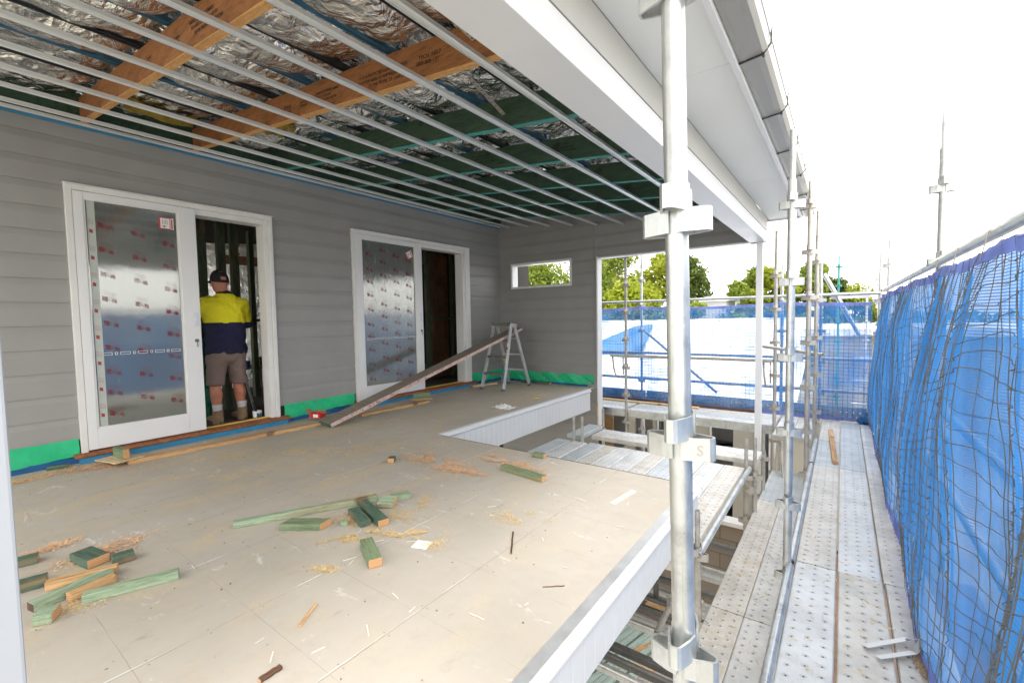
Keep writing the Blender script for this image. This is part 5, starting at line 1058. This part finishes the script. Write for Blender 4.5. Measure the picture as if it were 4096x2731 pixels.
def remeshed(name, mb, mats, parent, voxel, smooth=6, pick=None, wr=0, seed=0):
    me = mb.mesh('tmp', mats); o = link(bpy.data.objects.new('tmp', me)); r_ = o.modifiers.new('r', 'REMESH'); r_.mode = 'VOXEL'; r_.voxel_size = voxel; r_.use_smooth_shade = True
    s_ = o.modifiers.new('s', 'SMOOTH'); s_.iterations = smooth; s_.factor = .5
    bpy.context.view_layer.update(); m2 = bpy.data.meshes.new_from_object(o.evaluated_get(bpy.context.evaluated_depsgraph_get())); bpy.data.objects.remove(o)
    m2.name = name; m2.materials.clear()
    for mt in (mats if isinstance(mats, (list, tuple)) else [mats]): m2.materials.append(mt)
    if wr:
        co = np.empty(len(m2.vertices)*3); m2.vertices.foreach_get('co', co); co = co.reshape(-1, 3); nr = np.empty(len(co)*3); m2.vertex_normals.foreach_get('vector', nr); nr = nr.reshape(-1, 3)
        x, y, z = co.T; f = fbm(x*9+y*7+z*5+seed, z*11-x*6+seed, 4, 5)-.5+.6*(np.abs(fbm(x*7+z*9, y*7-z*5+seed, 3, 9)-.5)*-1+.15)
        co = co+nr*(f*wr)[:, None]; m2.vertices.foreach_set('co', co.ravel())
    for p in m2.polygons:
        p.use_smooth = True; p.material_index = pick(p.center) if pick else 0
    o = link(bpy.data.objects.new(name, m2)); o.parent = parent; return o
man = thing('person', (-5.78, 2.215, .055), 'man seen from behind in yellow and navy shirt, shorts and black cap', 'person', rz=R(93)); man.scale = (1.05, 1.03, 1.0)
# one continuous body
b = MB()
ring_loft(b, [((0, 0, .74), .13, .10), ((0, -.005, .85), .165, .115), ((0, .0, 1.0), .155, .115), ((0, .0, 1.15), .165, .12), ((0, -.005, 1.30), .185, .115), ((0, -.01, 1.40), .17, .09), ((0, -.005, 1.46), .09, .07), ((-.005, .01, 1.50), .062, .062), ((-.01, .025, 1.56), .060, .062)])
ring_loft(b, [((-.01, .02, 1.50), .045, .05), ((-.012, .04, 1.54), .062, .080), ((-.015, .045, 1.60), .074, .094), ((-.015, .04, 1.66), .077, .098), ((-.015, .035, 1.71), .068, .086), ((-.015, .035, 1.745), .035, .045)])
ring_loft(b, [((-.02, .125, 1.60), .012, .010), ((-.022, .155, 1.598), .014, .010), ((-.02, .135, 1.64), .008, .008)], 10)      # nose
for s_ in (-1, 1): ring_loft(b, [((-.014+s_*.073, .035, 1.585), .006, .012), ((-.014+s_*.084, .03, 1.61), .008, .020), ((-.014+s_*.086, .026, 1.635), .006, .016)], 10)
ring_loft(b, [((-.02, .118, 1.555), .022, .006), ((-.02, .128, 1.558), .018, .005)], 10)
for s_, hip, knee, ank in ((-1, (-.095, 0, .80), (-.125, .01, .46), (-.130, -.03, .10)), (1, (.095, 0, .80), (.115, .015, .46), (.130, -.02, .10))):
    H, K, A = map(Vector, (hip, knee, ank)); ring_loft(b, [(H, .095, .10), (H.lerp(K, .4), .083, .088), (H.lerp(K, .85), .062, .066), (K, .055, .060), (K.lerp(A, .15), .054, .058), (K.lerp(A, .35)+Vector((0, -.012, 0)), .060, .064), (K.lerp(A, .6), .048, .050), (K.lerp(A, .85), .036, .038), (A, .037, .042), (A+Vector((0, .02, -.05)), .035, .05), (A+Vector((0, .07, -.07)), .036, .06)], 18)
for s_, sh, el, wr_ in ((-1, (-.185, -.01, 1.385), (-.335, .09, 1.19), (-.24, .33, 1.16)), (1, (.185, -.01, 1.385), (.245, .03, 1.13), (.13, .27, 1.10))):
    Sh, E_, Wv = map(Vector, (sh, el, wr_)); sd = (0, 0, 1)
    ring_loft(b, [(Sh-Vector((s_*.05, 0, 0)), .06, .06, sd), (Sh, .058, .055, sd), (Sh.lerp(E_, .5), .048, .046, sd), (E_, .042, .040, sd), (E_.lerp(Wv, .3), .043, .038, sd), (Wv, .026, .021, sd)], 14)
    d = (Wv-E_).normalized(); q = Vector((0, 0, 1)); side = d.cross(q).normalized()
    ring_loft(b, [(Wv-d*.01, .026, .020, sd), (Wv+d*.04, .040, .016, sd), (Wv+d*.085, .041, .014, sd), (Wv+d*.095, .036, .011, sd)], 12)
    for k, (L, off) in enumerate(((.066, .030), (.076, .010), (.072, -.010), (.056, -.029))):
        p = Wv+d*.085+q*off; c_ = -side*s_*.4
        ring_loft(b, [(p, .0095, .0095, sd), (p+d*L*.5+c_*.01, .009, .009, sd), (p+d*L*.85+c_*.035, .0085, .0085, sd), (p+d*L+c_*.055, .006, .006, sd)], 8)
    p = Wv+d*.03+q*.03; ring_loft(b, [(p, .013, .012, (1, 0, 0)), (p+d*.03+q*.025, .0115, .011, (1, 0, 0)), (p+d*.062+q*.034, .009, .008, (1, 0, 0))], 8)
remeshed('body', b, M['skin'], man, .0085, 4)
# shirt
b = MB()
ring_loft(b, [((.0, -.005, .79), .205, .145), ((0, -.005, .86), .208, .150), ((0, 0, 1.0), .203, .155), ((0, .0, 1.15), .205, .155), ((.0, -.01, 1.27), .215, .145), ((0, -.015, 1.36), .205, .120), ((0, -.012, 1.42), .165, .095), ((0, -.005, 1.455), .105, .080), ((-.003, .005, 1.485), .074, .074), ((-.004, .01, 1.505), .072, .072)], 30)
ring_loft(b, [((.02, -.06, .755), .13, .06), ((.01, -.05, .80), .18, .09), ((0, -.04, .86), .19, .10)], 24)
for s_, sh, el, wr_ in ((-1, (-.175, -.01, 1.37), (-.335, .09, 1.19), (-.26, .27, 1.165)), (1, (.175, -.01, 1.37), (.245, .03, 1.14), (.15, .235, 1.105))):
    Sh, E_, Wv = map(Vector, (sh, el, wr_)); sd = (0, 0, 1)
    ring_loft(b, [(Sh-Vector((s_*.06, 0, -.01)), .085, .085, sd), (Sh, .088, .080, sd), (Sh.lerp(E_, .5), .075, .070, sd), (E_, .066, .062, sd), (E_.lerp(Wv, .5), .058, .054, sd), (Wv, .050, .046, sd)], 16)
def pick(c): return 2 if c.z > 1.487 else (0 if c.z > 1.155+.004*math.sin(c.x*30) else 1)
remeshed('shirt', b, [M['yellow'], M['navy'], M['cap']], man, .008, 5, pick, .046, 3)
# shorts
b = MB()
ring_loft(b, [((0, 0, .88), .170, .120), ((0, 0, .80), .185, .135), ((0, 0, .72), .175, .125), ((0, 0, .69), .12, .09)], 26)
for s_ in (-1, 1): ring_loft(b, [((s_*.09, 0, .80), .100, .125), ((s_*.098, 0, .68), .098, .115), ((s_*.112, .003, .55), .090, .105), ((s_*.122, .003, .45), .088, .098), ((s_*.122, .003, .44), .070, .080)], 22)
remeshed('shorts', b, M['shorts'], man, .008, 4, None, .034, 8)
for s_, x, y in ((-1, -.130, -.03), (1, .130, -.02)):
    b = MB(); ring_loft(b, [((x, y, .115), .048, .050), ((x, y, .17), .044, .047), ((x, y, .215), .049, .053), ((x, y, .222), .046, .050)], 20); part('sock', b, M['sock'], man)
    b = MB(); ring_loft(b, [((x, y-.005, .03), .05, .055), ((x, y-.005, .09), .050, .056), ((x, y, .135), .052, .056), ((x, y, .150), .056, .060), ((x, y, .155), .050, .054)], 20)
    ring_loft(b, [((x, y-.055, .05), .040, .040, (1, 0, 0)), ((x, y+.02, .065), .048, .055, (1, 0, 0)), ((x, y+.10, .055), .052, .042, (1, 0, 0)), ((x, y+.17, .045), .050, .034, (1, 0, 0)), ((x, y+.215, .040), .030, .022, (1, 0, 0))], 18)
    ring_loft(b, [((x, y, .0), .050, .062), ((x, y, .028), .050, .062)], 20)
    bt = remeshed('boot', b, M['boot'], man, .007, 3, None, .010, s_*4)
    b = MB(); pr = [(x+.052*math.cos(t)*(1 if math.sin(t) < 0 else 1), y+.08+.145*math.sin(t)) for t in np.linspace(0, 2*math.pi, 24, endpoint=False)]; b.extr(pr, (0, 0, 0), (0, 0, .026), (1, 0, 0), (0, 1, 0)); part('sole', b, M['sole'], bt)
    for k in range(3):
        b = MB(); b.path([(x-.03, y+.06+.022*k, .105-.008*k), (x, y+.06+.022*k, .118-.008*k), (x+.03, y+.06+.022*k, .105-.008*k)], .004, 6); part('boot_lace', b, M['sole'], bt)
# cap with the strap opening at the back
b = MB(); n, mm = 36, 14; vs = []; c0 = Vector((-.015, .036, 1.648))
for i in range(mm+1):
    ph = math.pi/2*i/mm
    for j in range(n): t = 2*math.pi*j/n; vs.append(c0+Vector((.088*math.cos(t)*max(0, math.cos(ph))**.62, .110*math.sin(t)*max(0, math.cos(ph))**.62, -.022+.014*math.sin(t)+.130*math.sin(ph))))
fs = []
for i in range(mm):
    for j in range(n):
        t = 2*math.pi*(j+.5)/n; ph = (i+.5)/mm
        dx = (t-1.5*math.pi)/.42; dz = (ph-.16)/.22
        if dx*dx+dz*dz < 1 and ph > .13: continue
        fs.append((i*n+j, i*n+(j+1) % n, (i+1)*n+(j+1) % n, (i+1)*n+j))
b.add(vs, fs, 0, True); cp = part('cap', b, M['cap'], man); sd = cp.modifiers.new('t', 'SOLIDIFY'); sd.thickness = .003
b = MB(); vs = []
for i in range(9):
    t = math.pi/2+(i-4)/4*.9
    for q, rr_ in ((0, 1.), (1, 1.75)): vs.append(c0+Vector((.086*math.cos(t)*(1+.1*q)-.0, .108*math.sin(t)*(rr_ if abs(i-4) < 4 else 1.02), -.006-.03*q*(1-abs(i-4)/4))))
b.add(vs, [(2*i, 2*i+1, 2*i+3, 2*i+2) for i in range(8)], 0, True); br = part('cap_brim', b, M['cap'], cp); sd = br.modifiers.new('t', 'SOLIDIFY'); sd.thickness = .004

# things around the man
b = MB(); n = 26; mm = 30; vs = []
for i in range(mm+1):
    z = 1.28*i/mm
    for j in range(n):
        t = 2*math.pi*j/n; r_ = .10*(1+.20*math.sin(z*19+t*3)+.16*math.sin(z*43-t*5)+.1*math.sin(t*9+z*7)); vs.append((-6.02+r_*math.cos(t), 1.98+.03*math.sin(z*4)+r_*math.sin(t), .05+z))
b.add(vs, [(i*n+j, i*n+(j+1) % n, (i+1)*n+(j+1) % n, (i+1)*n+j) for i in range(mm) for j in range(n)]+[tuple(range(mm*n, mm*n+n))], 0, True)
solo('plastic_bundle', b, M['greenwrap'], (-6.02, 1.98, .05), 'tall bundle in shiny green plastic half hidden behind the first glass door', 'bundle')
b = MB(); b.bar((-6.15, 2.66, .06), (-6.35, 2.50, 1.10), .012, .055, (1, 0, 0)); solo('straight_edge', b, M['alu'], (-6.2, 2.6, .05), 'aluminium straight edge leaning at an angle to the right of the man', 'tool')
t = thing('paint_bucket', (-5.60, 2.445, .051), 'small white splashed bucket on the door sill beside the man', 'bucket'); b = MB(); b.tube((0, 0, 0), (0, 0, .105), .042, .05, 24); part('bucket_body', b, M['paper'], t)
b = MB(); b.bar((.044, 0, .03), (.047, 0, .085), .05, .002, (1, 0, 0)); part('bucket_label', b, M['steelblue'], t)
b = MB(); b.bar((0, 0, .03), (-.04, -.02, .21), .014, .02); part('brush_handle', b, M['black'], t)

# ================================================================== BEYOND THE SCAFFOLD
def tree(x, y, z0, h, rx, ry, mt, lab, seed, n=11000, leaf=.27, cz=.58, trunkh=.45):
    rr = np.random.RandomState(seed); t = thing('tree', (x, y, z0), lab, 'tree', 'trees beyond the far net'); b = MB(); H = h
    b.tube((0, 0, 0), (rr.uniform(-.2, .2), 0, H*trunkh), .22*h/8, .14*h/8, 12, hollow=False)
    lumps = []
    for k in range(15):
        a = rr.uniform(0, 6.28); q = rr.uniform(.15, .85); zc = H*(cz+rr.uniform(-.34, .30)); rz_ = 1-abs(zc/H-cz)*1.1
        c = Vector((rx*q*math.cos(a)*rz_, ry*q*math.sin(a)*rz_, zc)); lumps.append((c, rr.uniform(.24, .42)*min(rx, H*.5)))
        b.tube((0, 0, H*rr.uniform(.25, trunkh)), tuple(c), .07*h/8, .02, 6, hollow=False)
    part('trunk', b, M['bark'], t)
    V = []; 
    for c, r_ in lumps:
        m_ = int(n/len(lumps)); d = rr.normal(size=(m_, 3)); d /= np.linalg.norm(d, axis=1)[:, None]; rad = r_*1.15*(1-.6*rr.random_sample(m_)**1.5)*(1+.25*np.sin(d[:, 0]*5+seed)*np.cos(d[:, 2]*6)); V.append(np.array(c)+d*rad[:, None]*np.array([1, 1, .82]))
    P = np.concatenate(V); m_ = len(P); u = rr.normal(size=(m_, 3)); u /= np.linalg.norm(u, axis=1)[:, None]; v = np.cross(u, rr.normal(size=(m_, 3))); v /= np.linalg.norm(v, axis=1)[:, None]; s_ = leaf*rr.uniform(.5, 1.2, m_)[:, None]
    A = np.stack([P-u*s_*.5, P+v*s_*.35, P+u*s_*.5, P-v*s_*.35], 1).reshape(-1, 3); me = bpy.data.meshes.new('crown'); me.from_pydata(A.tolist(), [], np.arange(4*m_).reshape(-1, 4).tolist()); me.materials.append(M[mt])
    o = link(bpy.data.objects.new('crown', me)); o.parent = t; return t
for a in [(-19.5, 31, -2.9, 9.6, 4.2, 3, 'leafb', 'tall green tree filling the left side of the slot window view', 1), (-16.0, 33, -2.9, 10.0, 4, 3, 'leafb', 'green tree between the slot window and the wide doorway', 2),
          (-13.3, 30, -2.9, 9.6, 3.4, 2.6, 'leafb', 'tall dense tree at the left edge of the wide doorway', 3), (-11.2, 32, -2.9, 9.1, 3.2, 2.6, 'leafa', 'yellow green tree behind the two slim poles in the wide doorway', 4),
          (-10.6, 26, -2.9, 6.4, 2.7, 2.2, 'leafa', 'lower bright yellow green tree left of the nearest pole', 5), (-9.5, 36, -2.9, 9.0, 2.3, 2.2, 'leafc', 'dark green tree touching the left side of the nearest pole', 6),
          (-7.6, 27, -2.9, 5.6, 1.4, 1.4, 'leafb', 'small tree just right of the nearest pole', 7), (-6.9, 52, -2.9, 9.6, 2.4, 2, 'leafb', 'distant round tree behind the pale roofs', 8),
          (-4.6, 30, -2.9, 6.6, 2.0, 1.8, 'leafb', 'mid green tree left of the white post', 9), (-3.5, 31, -2.9, 7.6, 1.7, 1.8, 'leafa', 'taller light tree directly behind the white post', 10),
          (-2.0, 33, -2.9, 7.9, 1.6, 1.8, 'leafb', 'tree seen between the slim poles right of the white post', 11), (-.7, 38, -2.9, 6.9, 1.7, 1.6, 'leafc', 'darker tree behind the white brace', 12),
          (.7, 46, -2.9, 6.4, 2.4, 1.8, 'leafa', 'low far tree left of the net corner', 13), (-5.9, 40, -2.9, 6.0, 2.2, 1.8, 'leafc', 'low dark shrubby tree in front of the pale roofs', 14), (-26, 34, -2.9, 10, 4.2, 3, 'leafc', 'tree at the far left behind the slot window', 15)]:
    tree(*a)
b = MB(); rr = np.random.RandomState(4); m_ = 9000; P = np.stack([rr.uniform(-40, 8, m_), rr.uniform(34, 60, m_), -2.9+rr.uniform(0, 1, m_)*3.9], 1); u = rr.normal(size=(m_, 3)); u /= np.linalg.norm(u, axis=1)[:, None]; v = np.cross(u, rr.normal(size=(m_, 3))); v /= np.linalg.norm(v, axis=1)[:, None]
A = np.stack([P-u*.3, P+v*.22, P+u*.3, P-v*.22], 1).reshape(-1, 3); me = bpy.data.meshes.new('undergrowth'); me.from_pydata(A.tolist(), [], np.arange(4*m_).reshape(-1, 4).tolist()); me.materials.append(M['leafc']); o = link(bpy.data.objects.new('undergrowth', me)); tag(o, 'low mass of shrubs below the far trees', 'shrubs', kind='stuff')

def house(x, y, wx, wy, zb, ze, zr, lab, roofm='roofmetal', wall='housewall', name='distant_house'):
    t = thing(name, (x, y, zb), lab, 'house'); b = MB(); b.box(-wx/2, wx/2, -wy/2, wy/2, 0, ze-zb); part('wall', b, M[wall], t)
    b = MB(); e = .4; i_ = min(wx, wy)/2; h = zr-zb; z = ze-zb; X, Y = wx/2+e, wy/2+e
    r0, r1 = ((-X+Y, 0), (X-Y, 0)) if X > Y else ((0, -Y+X), (0, Y-X))
    vs = [(-X, -Y, z), (X, -Y, z), (X, Y, z), (-X, Y, z), (r0[0], r0[1], h), (r1[0], r1[1], h)]
    fs = [(0, 1, 5, 4), (2, 3, 4, 5), (1, 2, 5), (3, 0, 4), (0, 3, 2, 1)] if X > Y else [(0, 1, 4), (1, 2, 5, 4), (2, 3, 5), (3, 0, 4, 5), (0, 3, 2, 1)]
    b.add(vs, fs); part('roof', b, M[roofm], t)
    for k in range(3):
        b = MB(); b.box(-wx/2+wx*(.18+.3*k), -wx/2+wx*(.18+.3*k)+wx*.12, -wy/2-.02, -wy/2-.001, .9, 1.9); part('window', b, M['gutter'], t)
    return t
house(-10.8, 58, 8, 6, -2.9, 3.1, 4.6, 'distant white hip roofed house behind the pale roofs', 'roofmetal'); house(-14.0, 72, 6, 5, -2.9, 4.2, 5.6, 'distant house with a terracotta roof among the trees', 'brickred', 'cream')
house(-6.9, 30.5, 2.6, 2.6, -2.9, 2.0, 2.25, 'pale low building behind the far hand rail', 'roofmetal', 'housewall', 'low_building')
# big pale sheet roof next door seen through the far net
t = thing('neighbour_roof', (-4, 15, -1), 'large pale sheet roof of the next building seen through the far net', 'roof'); p0 = (-4, 15, -1)
b = MB(); vs = []; n = 120
for i in range(n+1):
    x = -22+21.2*i/n; o_ = .02*(i % 2)
    vs += [(x, 10.2, -1.15+o_), (x, 19.5, .95+o_)]
b.add(vs, [(2*i, 2*i+2, 2*i+3, 2*i+1) for i in range(n)]); b.box(-22, -.8, 19.5, 28, .90, .96); part('roof_sheet', b, M['roofmetal'], t, p0)
b = MB(); b.box(-22, -.8, 10.3, 10.5, -2.9, -1.2); part('wall', b, M['housewall'], t, p0)
b = MB(); b.add([(-7.8, 14.6, -.02), (-5.4, 14.6, -.02), (-6.2, 18.0, .74), (-6.4, 18.6, .86), (-7.0, 18.2, .78)], [(0, 1, 2, 3, 4)]); o = part('blue_tarp', b, M['tarp'], t, p0); sd = o.modifiers.new('t', 'SOLIDIFY'); sd.thickness = .02
b = MB(); b.box(-6.1, -5.85, 21, 21.1, .98, 1.22); solo('red_sign', b, M['red'], (-6, 21, .96), 'small red sign on the neighbouring roof', 'sign')
# neighbouring building at the right
t = thing('neighbour_building', (3, 14, -2.9), 'pale neighbouring building under scaffold, seen through the nets at the right', 'building'); p0 = (3, 14, -2.9)
b = MB(); b.box(-.6, 9, 15.5, 22, -2.9, .55); part('wall', b, M['cream'], t, p0)
b = MB(); b.box(-.9, 9.3, 15.1, 22.4, .56, .75); part('roof', b, M['roofmetal'], t, p0)
for k in range(4):
    b = MB(); b.box(-.62, -.601, 16+1.4*k, 16.7+1.4*k, -1.6, .1); part('window', b, M['gutter'], t, p0)
for k in range(3):
    b = MB(); b.box(-.3+1.1*k, .3+1.1*k, 15.48, 15.499, -1.4, .1); part('window', b, M['gutter'], t, p0)
t = thing('neighbour_building', (7, 4, -2.9), 'long pale building added behind the right hand net for light patches', 'building'); p0 = (7, 4, -2.9)  # pale building added to give light patches through the net
b = MB(); b.box(5.2, 9, -4, 12, -2.9, .5); part('wall', b, M['housewall'], t, p0)
b = MB(); b.box(4.8, 9.4, -4.4, 12.4, .51, .7); part('roof', b, M['roofmetal'], t, p0)
for k in range(5):
    b = MB(); b.box(5.17, 5.199, -3+3*k, -1.6+3*k, -1.6, -.1); part('window', b, M['gutter'], t, p0)
for x, y, z1, mt, lab in ((-.10, 14, 2.6, 'teal', 'teal far scaffold pole right of the white brace'), (.72, 14.5, 2.25, 'galv', 'short pale far scaffold pole left of the net corner'), (1.27, 14, 2.68, 'galv', 'thin pale far scaffold pole with wide brackets right of the net corner'), (1.08, 14.2, 2.2, 'galv', 'short thin pale pole between the pale poles near the hand rail'), (.50, 15, 1.95, 'galv', 'stubby pale far pole left of the net corner'), (.60, 12, 2.3, 'galv', 'pale far scaffold pole close to the net corner')):
    standard(x, y, -2.9, z1, lab, mt, group='far scaffold poles')
b = MB()
for k in range(4): b.tube((.2, 13.5, -1+.55*k), (1.6, 13.5, -1+.55*k), .024, n=10)
solo('far_ledgers', b, M['galv'], (.9, 13.5, 0), 'horizontal rails of the far scaffold glimpsed through the net', 'rail')
